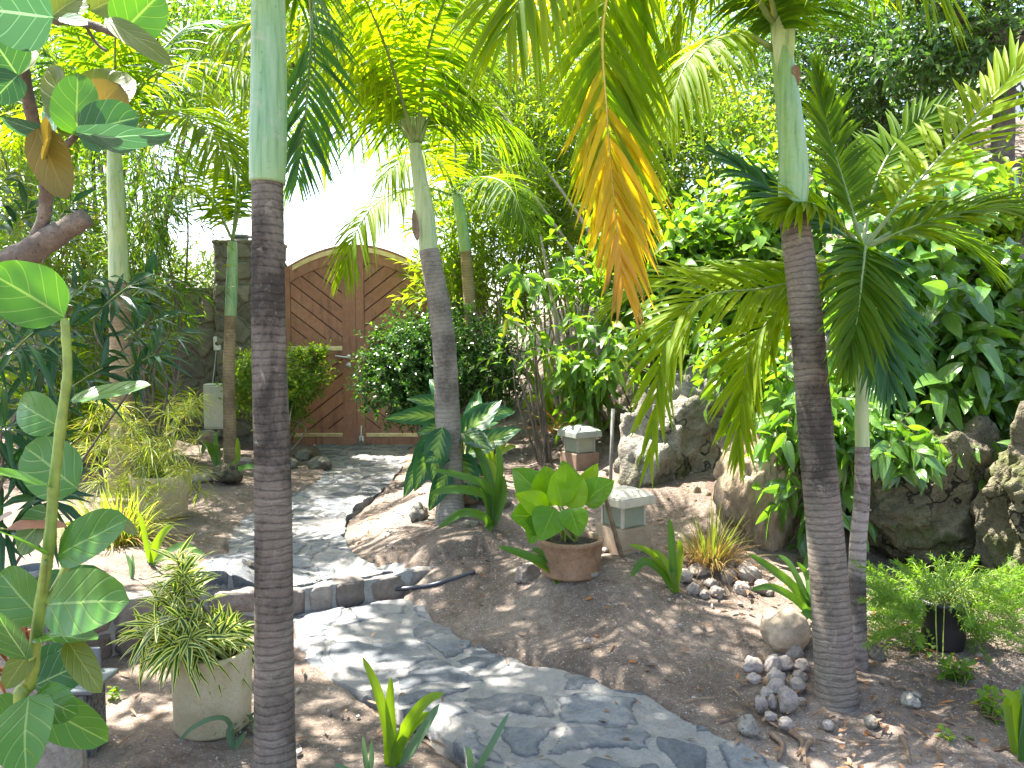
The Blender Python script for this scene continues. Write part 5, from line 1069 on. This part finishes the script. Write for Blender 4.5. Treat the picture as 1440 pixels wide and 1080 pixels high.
# dumb cane with big patterned leaves
M['dumb'] = leaf_mat('dumbcane_leaf', (.018, .075, .035), (.03, .10, .04), (1.9, 2.1, .6), .33, .34, vein=7, style='dumbcane', c3=(.25, .38, .09), rib=(.16, .27, .07), spec=.25)
db = thing('dumb_cane', 'dumb cane with big green leaves patterned in pale yellow around the leaning palm', 'potted plant', top_db)
dd0 = dep(top_db); LV = [(642, 628, 702, 548, .1, .1, 40), (655, 640, 728, 590, 0, -.1, 36), (636, 590, 548, 572, .0, -.3, 30), (640, 580, 575, 548, .1, -.1, 28), (620, 610, 578, 648, -.1, -.15, 34), (615, 620, 582, 682, -.2, -.1, 36), (622, 600, 606, 672, -.3, -.1, 38), (645, 640, 668, 694, -.1, -.2, 40), (655, 655, 700, 705, .0, -.3, 32), (655, 590, 726, 566, .2, .1, 32),
      (600, 640, 566, 690, -.1, -.15, 26), (640, 590, 604, 520, .3, .1, 28), (660, 610, 672, 540, .4, .1, 26), (632, 660, 604, 712, -.3, -.1, 28), (640, 600, 592, 596, -.1, -.25, 30), (648, 610, 690, 620, -.15, -.25, 34), (650, 600, 700, 585, .3, 0, 30), (630, 640, 600, 640, -.25, -.2, 30)]
mb = MB()
for bx, by, tx, ty, z, dt, w in LV:
    a = P(bx, by, dd0 + z); mb.tube(catmull([top_db + np.r_[rng.normal(0, .05, 2), 0], top_db * .35 + a * .65 + [0, 0, .05], a], 10), .009, 6)
mb.build('stems', M['stem_green'], db)
for bx, by, tx, ty, z, dt, w in LV: pleaf(db, bx, by, tx, ty, dd0 + z, dt, w * 1.0, 'dumb', (rng.normal(0, .2), -.85, .6), .1, 'leaf', T_big)
# bright big-leaved plant in the terracotta pot
M['philo'] = leaf_mat('philodendron_leaf', (.10, .25, .02), (.15, .31, .02), (1.8, 1.8, .25), .26, .5, vein=5, rib=(.25, .40, .08))
M['philo_backlit'] = leaf_mat('philodendron_leaf_backlit', (.17, .33, .012), (.22, .37, .015), (2.0, 1.9, .2), .3, .62, vein=5, rib=(.25, .40, .06))  # backlit copy of the leaf above, sun glow put into its lime colour
ph = thing('philodendron', 'bright big-leaved philodendron growing in the ribbed terracotta planter', 'potted plant', top_terra); dp = dep(top_terra)
LV = [(772, 715, 725, 648, .1, .08, 50, 'philo'), (775, 712, 768, 650, .05, .05, 46, 'philo_backlit'), (790, 712, 800, 648, .0, .04, 50, 'philo_backlit'), (800, 715, 818, 668, -.06, 0, 40, 'philo_backlit'), (808, 710, 842, 645, .1, .08, 26, 'philo_backlit'), (820, 708, 860, 670, .1, -.05, 40, 'philo'), (770, 722, 730, 690, -.1, -.1, 34, 'philo_backlit'), (765, 728, 722, 720, -.05, -.12, 52, 'philo'), (780, 715, 760, 755, -.15, -.1, 44, 'philo'), (800, 715, 816, 748, -.15, -.12, 38, 'philo'), (790, 712, 782, 668, -.08, .0, 36, 'philo_backlit'), (762, 725, 745, 760, -.1, -.1, 30, 'philo'), (785, 710, 745, 660, .15, .1, 40, 'philo'), (805, 705, 795, 640, .2, .1, 36, 'philo')]
mb = MB()
for bx, by, tx, ty, z, dt, w, m in LV:
    a = P(bx, by, dp + z); mb.tube(catmull([top_terra + np.r_[rng.normal(0, .03, 2), 0], top_terra * .4 + a * .6 + [0, 0, .03], a], 8), .006, 6)
mb.build('stems', M['stem_green'], ph)
for bx, by, tx, ty, z, dt, w, m in LV: pleaf(ph, bx, by, tx, ty, dp + z, dt, w * 1.15, m, (rng.normal(0, .3), -.8, .5), .06, 'leaf', T_big)
# dry grass tuft, fern, weeds
b0 = hit(998, 798); t = thing('grass_tuft', 'dry reddish straw tuft of grass before the upright brown boulder', 'grass tuft', b0)
tuft(t, b0, 520, .34, .0045, 15, 62, .5, 'drygrass', 'dry_blades', .11); tuft(t, b0, 90, .48, .005, 12, 72, .3, 'grassgreen', 'green_blades', .08)
M['fern'] = leaf_mat('asparagus_fern', (.10, .22, .025), (.16, .28, .035), (1.8, 1.8, .4), .45, .5)
fe = thing('asparagus_fern', 'feathery lime asparagus fern spreading over the black nursery pot', 'fern', top_black); df = dep(top_black)
mb = MB(); n = 430; tgt = np.array([P(rng.uniform(1215, 1460), rng.uniform(790, 885) + 40 * rng.uniform() ** 2, df + rng.uniform(-.3, .45)) for _ in range(n)])
tgt = tgt[[not (1297 < q[0] < 1352 and q[1] > 832) for q in [((t_[0] / dep(t_)) * FPX + 720, 540 - FPX * ((t_ - CAM) @ np.array([0, sp_, cp])) / dep(t_)) for t_ in tgt]]]; n = len(tgt)
src = top_black + rng.normal(0, .05, (n, 3)) * [1, 1, .2]
dr = nrm(tgt - src + np.c_[rng.normal(0, .05, (n, 2)), rng.uniform(-.02, .15, n)]); twigs(mb, tgt - dr * .10, dr, .17, 24, T_small, .030, .006, 60, .15, 2, 0, 1, .3, .0016)
mb.build('foliage', [M['fern'], M['stem_green']], fe); mb = MB()
for k in range(60): mb.tube(catmull([src[k], src[k] * .5 + tgt[k] * .5 + [0, 0, .1], tgt[k]], 8), .002, 4, 0, False)
mb.build('stems', M['stem_green'], fe)
def weed(label, x, y, n, L, mat='lf_mid', h=.12, tm=T_oval):
    b = hit(x, y); t = thing('weed', label, 'weed', b); mb = MB(); s = b + np.r_[0, 0, .0] + rng.normal(0, .03, (n, 3)) * [1, 1, 0]
    twigs(mb, s, np.c_[rng.normal(0, .4, n), rng.normal(0, .4, n), np.ones(n)], h, 7, tm, L, L * .6, 65, .2, 1, 0, 1, .6, .0018); mb.build('foliage', [M[mat], M['stem_green']], t)
weed('sprawling small-leaved weed in front of the black pot', 1345, 965, 11, .045, 'lf_mid', .13); weed('little weed sprig by the dark twigs on bare soil', 1338, 1062, 4, .035, 'lf_light', .08); weed('small green seedling under the fern near the thin palm', 1302, 925, 5, .035, 'lf_light', .12)
weed('weed seedling at the far edge of the sunlit soil', 1395, 1010, 7, .045, 'lf_light', .12); weed('pale seedling on dark soil near the cream planter', 335, 1030, 4, .04, 'strap_blue', .06); weed('tiny seedling on the soil behind the bench', 155, 985, 3, .035, 'lf_mid', .06)
b0 = hit(1318, 985); t = thing('hanging_vine', 'thin yellow vine stem dropping in front of the black pot', 'vine', b0); mb = MB()
mb.tube(catmull([b0, P(1318, 930, df - .15), P(1316, 860, df - .1), P(1318, 820, df)], 14), .003, 5); mb.tube(catmull([b0 + [.03, 0, 0], P(1326, 920, df - .15), P(1328, 850, df - .1)], 12), .0025, 5); mb.build('stem', M['stem_green'], t)
# litter and gravel
M['litter'] = leaf_mat('litter', (.13, .07, .035), (.30, .20, .12), (1.3, 1.0, .6), .7, .15, rare=(.9, (.36, .15, .05)))
n = 900; mb = MB(); xy = np.r_[np.c_[rng.uniform(-2.6, 2.8, n), rng.uniform(2.3, 8.6, n)], np.c_[rng.normal(1.6, .5, 500), rng.normal(3.2, .55, 500)]]; n = len(xy); k = in_path(xy[:, 0], xy[:, 1], 0) < rng.uniform(.2, 1.6, n); xy = xy[k]; n = len(xy)
p = np.c_[xy, H(xy[:, 0], xy[:, 1]) + .028]; az = rng.uniform(0, 6.28, n); mb.leaves(T_narrow, p, np.c_[np.cos(az), np.sin(az), rng.normal(0, .15, n)], np.c_[rng.normal(0, .35, (n, 2)), np.ones(n)], rng.uniform(.03, .09, n), rng.uniform(.008, .022, n), 0, .0)
tag(mb.build('leaf_litter', M['litter']), kind='stuff')
V0, F0 = ico(1); n = 2600; xy = np.c_[rng.uniform(-2.4, 2.6, n), rng.uniform(2.3, 7.5, n)]; xy = xy[in_path(xy[:, 0], xy[:, 1], .02) < .5]; n = len(xy); sz = np.exp(rng.normal(-5.0, .5, n))
V = xy; p = np.c_[xy, H(xy[:, 0], xy[:, 1]) + .004]; Q = V0[None] * (1 + .25 * rng.normal(size=(n, len(V0), 1)) * .6) * (sz[:, None] * rng.uniform(.6, 1.3, (n, 3)))[:, None, :] + p[:, None]
mb = MB(); mb.add(Q.reshape(-1, 3), (F0[None] + (np.arange(n) * len(V0))[:, None, None]).reshape(-1, 3)); tag(mb.build('gravel', M['cobble'], smooth=False), kind='stuff')

# ------------------------------------------------------------------ clipped bushes by the gate
def gpt(px, py, d): p = P(px, py, d); return p
def ground_below(px, d): p = P(px, 600, d); p[2] = float(H(p[0], p[1])); return p
d = 7.4; c = P(602, 512, d); b0 = ground_below(610, d)
shrub('round_bush', 'dense dark clipped bush with rounded top covering half of the gate', 'bush', b0, [(P(585, 505, d), (.44, .42, .40), 1150), (P(650, 500, d + .1), (.42, .40, .42), 1000), (P(560, 545, d - .05), (.30, .3, .26), 500), (P(690, 520, d + .15), (.26, .3, .32), 360), (P(600, 560, d), (.36, .3, .26), 420)], 'lf_clip', T_small, .046, .026, 7, .12, 60, 1, .1, nst=14, r=.014, updir=.3, hollow=.6, stem_r=.0015)
d = 8.7; b0 = ground_below(385, d)
shrub('clipped_shrub', 'loose clipped shrub with yellow-green top beside the thick palm, in front of the gate', 'bush', b0, [(P(415, 530, d), (.30, .28, .24), 420), (P(350, 545, d), (.26, .28, .34), 380), (P(400, 590, d), (.22, .22, .16), 160), (P(430, 515, d), (.16, .2, .14), 160)], 'lf_light', T_small, .055, .030, 6, .14, 60, 1, .1, nst=14, r=.012, smat='stem_pale', updir=.4, stem_r=.0015)

# ------------------------------------------------------------------ shrubs and trees around
def grove(label, px, d, blobs, mats, tmpl, L, W, name='shrub', cat='shrub', dz=0, **k):
    b0 = P(px, 600, d); b0[2] = float(H(b0[0], b0[1]))
    return shrub(name, label, cat, b0, [(P(x, y, d + z), (rx * px_m(d), ry_, rz * px_m(d)), n) for x, y, z, rx, ry_, rz, n in blobs], mats, tmpl, L, W, **k)
# side of the garden wall
grove('light green narrow-leaved shrub behind the crooked sea grape limb', 60, 7.7, [(20, 330, 0, 110, .7, 150, 300), (95, 250, .3, 80, .6, 110, 200), (60, 470, .2, 110, .6, 90, 180), (130, 380, .4, 60, .5, 110, 150), (40, 580, 0, 90, .5, 80, 140)], 'lf_light', T_narrow, .15, .022, m=8, tl=.36, ang=48, grav=.25, nst=14, r=.018, smat='stem_pale', name='narrow_leaf_shrub')
grove('feathery tree with hanging clusters beside the pale crownshaft', 215, 7.4, [(215, 270, 0, 40, .5, 70, 90), (220, 380, .1, 40, .5, 60, 80), (200, 460, .2, 40, .4, 55, 80), (200, 200, .2, 60, .5, 60, 80)], 'lf_mid', T_narrow, .13, .018, m=9, tl=.34, ang=42, grav=.3, nst=8, r=.016, updir=-.1, name='weeping_tree', cat='tree')
grove('tall lime-leaved shrub between sedge and rubble wall', 190, 7.9, [(150, 480, 0, 60, .5, 90, 150), (110, 560, -.2, 70, .5, 80, 150)], 'lf_lime', T_narrow, .15, .028, m=7, tl=.3, ang=50, grav=.2, nst=8, r=.014, smat='stem_pale', name='lime_shrub')
for k, (px, y, d, w, lab) in enumerate([(285, 400, 11.5, 40, 'sunny yellow-green bush peeping over the rubble wall top'), (215, 390, 12.5, 60, 'sunny lime bush beyond the wall behind the feathery tree')]):
    b0 = P(px, 600, d); b0[2] = 0.1; shrub('bush', lab, 'bush', b0, [(P(px, y, d), (w * px_m(d), .5, .42), 170), (P(px + 5, y + 60, d), (w * px_m(d), .5, .6), 160)], 'lf_lime', T_narrow, .12, .028, 7, .26, 50, 1, .2, nst=6, r=.015)
grove('leafy tree high over the garden wall, behind the thick trunk', 120, 9.0, [(90, 120, 0, 140, .9, 110, 420), (230, 60, 0, 110, .9, 80, 300), (20, 230, 0, 90, .8, 120, 260)], 'lf_mid', T_narrow, .17, .03, m=8, tl=.42, ang=50, grav=.25, nst=10, r=.04, name='leafy_tree', cat='tree')
# canopy above the picture on the sun side, which throws the dappled shade
b0 = onground(-4.2, 4.6)
sht = shrub('shade_tree', 'spreading shade tree at the side, mostly above the picture', 'tree', b0, [((-3.4, 4.6, 4.7), (1.5, 1.5, .7), 280), ((-1.9, 5.2, 5.0), (1.3, 1.2, .5), 250), ((-2.2, 3.7, 4.6), (1.3, 1.2, .5), 220), ((-.9, 4.5, 5.1), (1.1, 1.0, .4), 150)], 'lf_mid', T_oval, .13, .07, 7, .36, 55, 1, .15, nst=0, updir=.3, clump=.18)
for l in ([(-4.2, 4.6, -.1), (-4.1, 4.6, 2.6), (-3.5, 4.6, 4.2), (-2.2, 4.6, 4.7), (-.9, 4.5, 5.0)], [(-4.1, 4.6, 2.4), (-3.6, 4.9, 4.0), (-2.6, 5.2, 4.7), (-1.6, 5.4, 5.0)], [(-4.1, 4.6, 2.6), (-3.4, 4.0, 4.1), (-2.2, 3.6, 4.5), (-1.4, 3.4, 4.7)], [(-4.1, 4.6, 2.5), (-4.3, 4.3, 4.0), (-4.0, 4.0, 4.9)]):
    mb = MB(); mb.tube(catmull(l, 30), np.linspace(.09, .015, 30), 9); mb.build('limb', M['stem_brown'], sht)
# behind the leaning palm: light oleanders with lanky stems
grove('tall airy oleander with lime leaves rising behind the clipped bush', 700, 9.2, [(650, 330, 0, 60, .6, 80, 220), (720, 260, .2, 80, .6, 100, 320), (690, 400, .1, 70, .6, 70, 240), (760, 360, .3, 70, .6, 90, 260), (640, 420, 0, 40, .5, 50, 110)], 'lf_lime', T_narrow, .16, .026, m=9, tl=.40, ang=46, grav=.2, nst=16, r=.016, smat='stem_pale', name='oleander', flowers=3)
grove('tall oleander with thin leaning twigs and pale green leaves up the slope', 800, 10.2, [(790, 190, 0, 110, .8, 110, 380), (840, 300, 0, 80, .7, 90, 260), (700, 130, 0, 90, .8, 90, 280), (870, 110, 0, 90, .8, 90, 260), (620, 60, .5, 90, .8, 90, 240)], 'lf_light', T_narrow, .17, .028, m=9, tl=.45, ang=46, grav=.2, nst=18, r=.016, smat='stem_pale', name='oleander', flowers=3)
def canes(label, px, py, n, tops, mat, r, name='cane_shrub', sp=.12, leafmat='lf_mid', L=.14, W=.045, m=6, tm=T_oval, tl=.3):
    b0 = hit(px, py); d = dep(b0); t = thing(name, label, 'shrub', b0); tg = np.array([P(x, y, d + z) for x, y, z in tops])
    stems(t, b0, tg, r, mat, sp, sag=.03, each=True, wob=.03); mb = MB(); s = np.repeat(tg, 3, 0) + rng.normal(0, .12, (len(tg) * 3, 3)); twigs(mb, s, rng.normal(0, .7, s.shape) + [0, -.1, .2], tl, m, tm, L, W, 55, .4, 1, 0, 1, .4, .003); mb.build('foliage', [M[leafmat], M[mat]], t)
canes('clump of straight pale stems with drooping dark leaves above the far lantern', 815, 622, 0, [(742, 400, .2), (790, 385, .4), (812, 430, .1), (835, 440, .1), (850, 430, .3), (775, 470, 0), (800, 500, -.2), (830, 520, -.2), (860, 470, .2), (845, 400, .4), (765, 380, .5)], 'stem_pale', .022, sp=.20, leafmat='lf_broad', L=.20, W=.075)
canes('bare dark stems fanning up beside the dumb cane', 770, 652, 0, [(712, 470, 0), (728, 450, .1), (740, 480, .1), (752, 470, .2), (722, 520, -.1), (755, 520, -.1), (735, 430, .3)], 'stem_brown', .014, sp=.07, leafmat='lf_mid', L=.11, W=.04)
b0 = hit(870, 610); t = thing('dead_branches', 'two leaning grey trunks slanting up behind the pale stems', 'branches', b0); 
for l in ([(800, 615, 8.2), (788, 520, 8.3), (778, 430, 8.4), (760, 330, 8.5)], [(815, 610, 8.4), (830, 500, 8.5), (848, 430, 8.6), (830, 330, 8.7), (700, 150, 9.0)], [(860, 430, 8.8), (790, 330, 8.6), (720, 240, 8.5), (640, 190, 8.4)]):
    mb = MB(); mb.tube(catmull(PP(*l), 26), np.linspace(.045, .012, 26) if l[0][1] > 500 else np.linspace(.02, .006, 26), 8); mb.build('branch', M['stem_pale'], t)
# slope on the other side: broad-leaved climbers and dark trees
grove('bright broad-leaved climber on the slope behind the yellowing frond', 960, 7.4, [(930, 330, 0, 70, .5, 60, 170), (1010, 350, 0, 80, .5, 60, 180), (1080, 320, 0, 60, .5, 70, 140), (960, 420, 0, 90, .5, 50, 130), (900, 400, .2, 60, .5, 60, 110), (1060, 420, 0, 70, .5, 60, 110)], 'lf_broad', T_oval, .15, .085, m=6, tl=.34, ang=62, grav=.3, nst=10, r=.014, name='climber', cat='climber')
grove('lacy light-green shrub above the broad-leaved climber', 1000, 8.6, [(960, 250, 0, 80, .5, 60, 240), (1040, 230, 0, 70, .5, 60, 200), (930, 190, .3, 60, .5, 60, 180), (1010, 160, .3, 80, .5, 60, 200)], 'lf_light', T_oval, .075, .035, m=8, tl=.32, ang=55, grav=.2, nst=10, r=.014, name='lacy_shrub', flowers=2)
grove('glossy large-leaved vine with wet-looking leaves beyond the thin palm', 1340, 5.3, [(1330, 420, 0, 80, .4, 60, 75), (1410, 400, 0, 60, .4, 80, 75), (1300, 500, 0, 70, .35, 50, 65), (1400, 500, .0, 60, .35, 70, 75), (1270, 550, -.2, 45, .2, 35, 36), (1345, 560, -.25, 45, .2, 35, 34), (1425, 570, -.25, 40, .2, 40, 36), (1270, 420, .2, 50, .4, 60, 50), (1190, 560, .1, 40, .3, 50, 36), (1330, 335, .1, 90, .5, 50, 90)], 'lf_gloss', T_big, .20, .10, m=5, tl=.36, ang=64, grav=.5, nst=12, r=.012, name='glossy_vine', cat='vine')
grove('low sprig of glossy vine leaves hanging in front of the mossy outcrop', 1310, 4.9, [(1310, 685, 0, 45, .15, 22, 9), (1430, 735, 0, 24, .15, 60, 12)], 'lf_gloss', T_big, .12, .055, m=6, tl=.26, ang=60, grav=.4, nst=0, name='vine_sprig', cat='vine', updir=-.2)
grove('green heart-leaved vine climbing between brown boulder and thick palm', 1085, 5.3, [(1085, 550, 0, 45, .3, 60, 42), (1110, 630, -.1, 30, .25, 60, 34), (1060, 500, .1, 50, .3, 40, 34)], 'lf_broad', leaf_t(5, 2, S_heart, .2, .15, .02), .105, .07, m=6, tl=.26, ang=65, grav=.5, nst=8, r=.006, name='heart_vine', cat='vine', updir=-.1)
grove('dark hanging-leaved shrub behind the lime frond of the young palm', 900, 7.0, [(860, 500, 0, 50, .4, 50, 60), (920, 480, .1, 50, .4, 50, 60), (980, 480, .1, 50, .4, 40, 50)], 'lf_mid', T_oval, .16, .06, m=6, tl=.3, ang=60, grav=.5, nst=8, r=.010, name='hanging_shrub', updir=-.2)
grove('yellow-green straggling shrub under the white house', 1330, 7.6, [(1300, 330, 0, 90, .6, 50, 130), (1400, 310, 0, 80, .6, 60, 130), (1240, 400, 0, 60, .5, 60, 90), (1420, 380, .2, 70, .5, 70, 110)], 'lf_lime', T_oval, .13, .05, m=7, tl=.36, ang=55, grav=.25, nst=10, r=.014, name='straggling_shrub')
def tree(label, px, d, base_dz, limbs, blobs, mats, tmpl, L, W, r=.12, **k):
    b0 = P(px, 600, d); b0[2] = float(H(b0[0], b0[1])); t = grove(label, px, d, blobs, mats, tmpl, L, W, name='tree', cat='tree', nst=0, **k)
    mb = MB(); l0 = np.r_[[b0 - [0, 0, .1]], PP(*[(x, y, d + z) for x, y, z in limbs[0]])]; mb.tube(catmull(l0, 40), np.linspace(r, r * .5, 40) * (1 + .05 * rng.normal(size=40)), 12); mb.build('trunk', M['stem_brown'], t)
    for l in limbs[1:]: mb = MB(); mb.tube(catmull(PP(*[(x, y, d + z) for x, y, z in l]), 26), np.linspace(r * .5, r * .15, 26), 9); mb.build('limb', M['stem_brown'], t)
tree('dark old tree with thick trunk at the top corner on the slope', 1420, 8.2, 0, [[(1425, 400, 0), (1410, 250, 0), (1412, 120, 0), (1400, 20, 0), (1380, -100, 0)], [(1405, 50, 0), (1350, 25, 0), (1290, 0, 0), (1220, -40, 0)], [(1412, 110, 0), (1350, 90, .2), (1310, 65, .3)], [(1412, 100, 0), (1450, 40, 0), (1500, 0, 0)]],
     [(1340, 40, 0, 110, .8, 60, 300), (1440, 60, -.2, 70, .7, 90, 220), (1250, 60, .2, 80, .8, 70, 240), (1400, -60, 0, 160, 1, 60, 300)], 'lf_deep', T_oval, .085, .042, .15, m=7, tl=.34, ang=55, grav=.25)
tree('dark small-leaved bougainvillea tree with a few magenta flowers up the slope', 1240, 9.4, 0, [[(1245, 400, 0), (1255, 280, 0), (1240, 150, 0), (1225, 60, 0)], [(1250, 250, 0), (1310, 170, 0), (1340, 100, .1)], [(1245, 200, 0), (1180, 140, 0), (1130, 90, 0)], [(1300, 300, .2), (1310, 200, .2), (1330, 130, .2)]],
     [(1180, 120, 0, 90, .8, 80, 430), (1260, 180, .1, 90, .8, 80, 430), (1110, 60, .2, 90, .8, 70, 330), (1330, 140, .2, 70, .7, 70, 280), (1200, 240, .2, 80, .7, 60, 300), (1300, 260, .3, 70, .7, 50, 220), (1200, 20, 0, 110, .9, 60, 330)], 'lf_deep', T_small, .07, .042, .09, m=7, tl=.28, ang=58, grav=.2, flowers=5, fsize=.05)
tree('broad dim tree filling the gap above the oleanders', 900, 12.5, 0, [[(905, 450, 0), (890, 300, 0), (880, 150, 0), (860, 30, 0)], [(890, 280, 0), (960, 180, 0), (1010, 90, 0)], [(888, 250, 0), (800, 160, 0), (740, 80, 0)]],
     [(900, 100, 0, 150, 1.2, 110, 480), (760, 90, 0, 120, 1.1, 100, 380), (1030, 110, 0, 120, 1, 100, 380), (850, 260, 0, 120, 1, 90, 320), (980, 270, .2, 120, 1, 80, 300), (690, 220, .2, 70, .8, 110, 240), (660, 40, .3, 90, .9, 90, 240)], 'lf_light', T_narrow, .17, .045, .12, m=7, tl=.5, ang=55, grav=.25)
tree('dusky tree behind the bougainvillea, closing the view up the slope', 1200, 13.5, 0, [[(1200, 400, 0), (1190, 250, 0), (1195, 100, 0)], [(1190, 240, 0), (1290, 150, 0)]],
     [(1130, 180, 0, 130, 1, 110, 330), (1270, 130, 0, 130, 1, 120, 330), (1190, 330, 0, 140, 1, 80, 280), (1340, 300, -.5, 100, 1, 100, 240), (1090, 320, 0, 100, 1, 80, 200)], 'lf_mid', T_oval, .13, .05, .12, m=7, tl=.5, ang=55, grav=.25)

b0 = P(380, 600, 13.5); b0[2] = .1
tt_ = shrub('tall_tree', 'airy lime tree beyond the gate closing the bright sky gap from above', 'tree', b0, [(P(470, 60, 13.5), (1.6, 1.0, .85), 340), (P(340, 80, 13.5), (1.3, 1.0, .8), 260), (P(580, 60, 13.5), (1.3, 1.0, .9), 330), (P(420, 0, 13.5), (2.0, 1.0, .7), 300), (P(600, 130, 13.0), (.7, .8, .5), 100)], 'lf_light', T_narrow, .20, .038, 8, .5, 48, 1, .3, nst=0, smat='stem_brown', updir=.1, clump=.24)
for l in ([(380, 640, 0), (379, 400, 0), (377, 200, 0), (380, 60, 0), (400, -80, 0)], [(377, 190, 0), (420, 130, .1), (470, 60, .1)], [(377, 150, 0), (340, 90, 0), (300, 40, 0)], [(379, 110, 0), (470, 60, -.2), (590, 30, -.2)]):
    mb = MB(); mb.tube(catmull(PP(*[(x, y, 13.5 + z) for x, y, z in l]), 24), np.linspace(.13, .05, 24) if l[0][1] > 500 else np.linspace(.05, .015, 24), 9); mb.build('trunk' if l[0][1] > 500 else 'limb', M['stem_brown'], tt_)
b0 = np.array([-5.6, 12.5, .1])
shrub('tall_tree', 'leafy green tree beyond the garden wall behind the palm with pale crownshaft', 'tree', b0, [(P(190, 90, 12.5), (1.3, 1.0, 1.0), 300), (P(90, 150, 12.5), (1.4, 1.0, 1.4), 340), (P(200, 0, 12.5), (1.8, 1.0, 1.0), 300)], 'lf_mid', T_narrow, .20, .036, 8, .5, 48, 1, .3, nst=10, r=.05, updir=.1, clump=.24)
grove('curtain of trailing glossy leaves falling over the mossy outcrop behind the two palms', 1180, 4.75, [(1115, 560, 0.1, 40, .2, 40, 40), (1165, 620, .15, 40, .2, 60, 60), (1185, 700, .2, 30, .2, 50, 34), (1250, 610, 0, 50, .2, 40, 32), (1380, 620, -.1, 50, .2, 40, 30), (1435, 650, -.1, 30, .2, 60, 26), (1140, 700, 0, 25, .2, 40, 14)], 'lf_gloss', T_big, .13, .065, m=6, tl=.26, ang=60, grav=.5, nst=0, name='trailing_vine', cat='vine', updir=-.4)
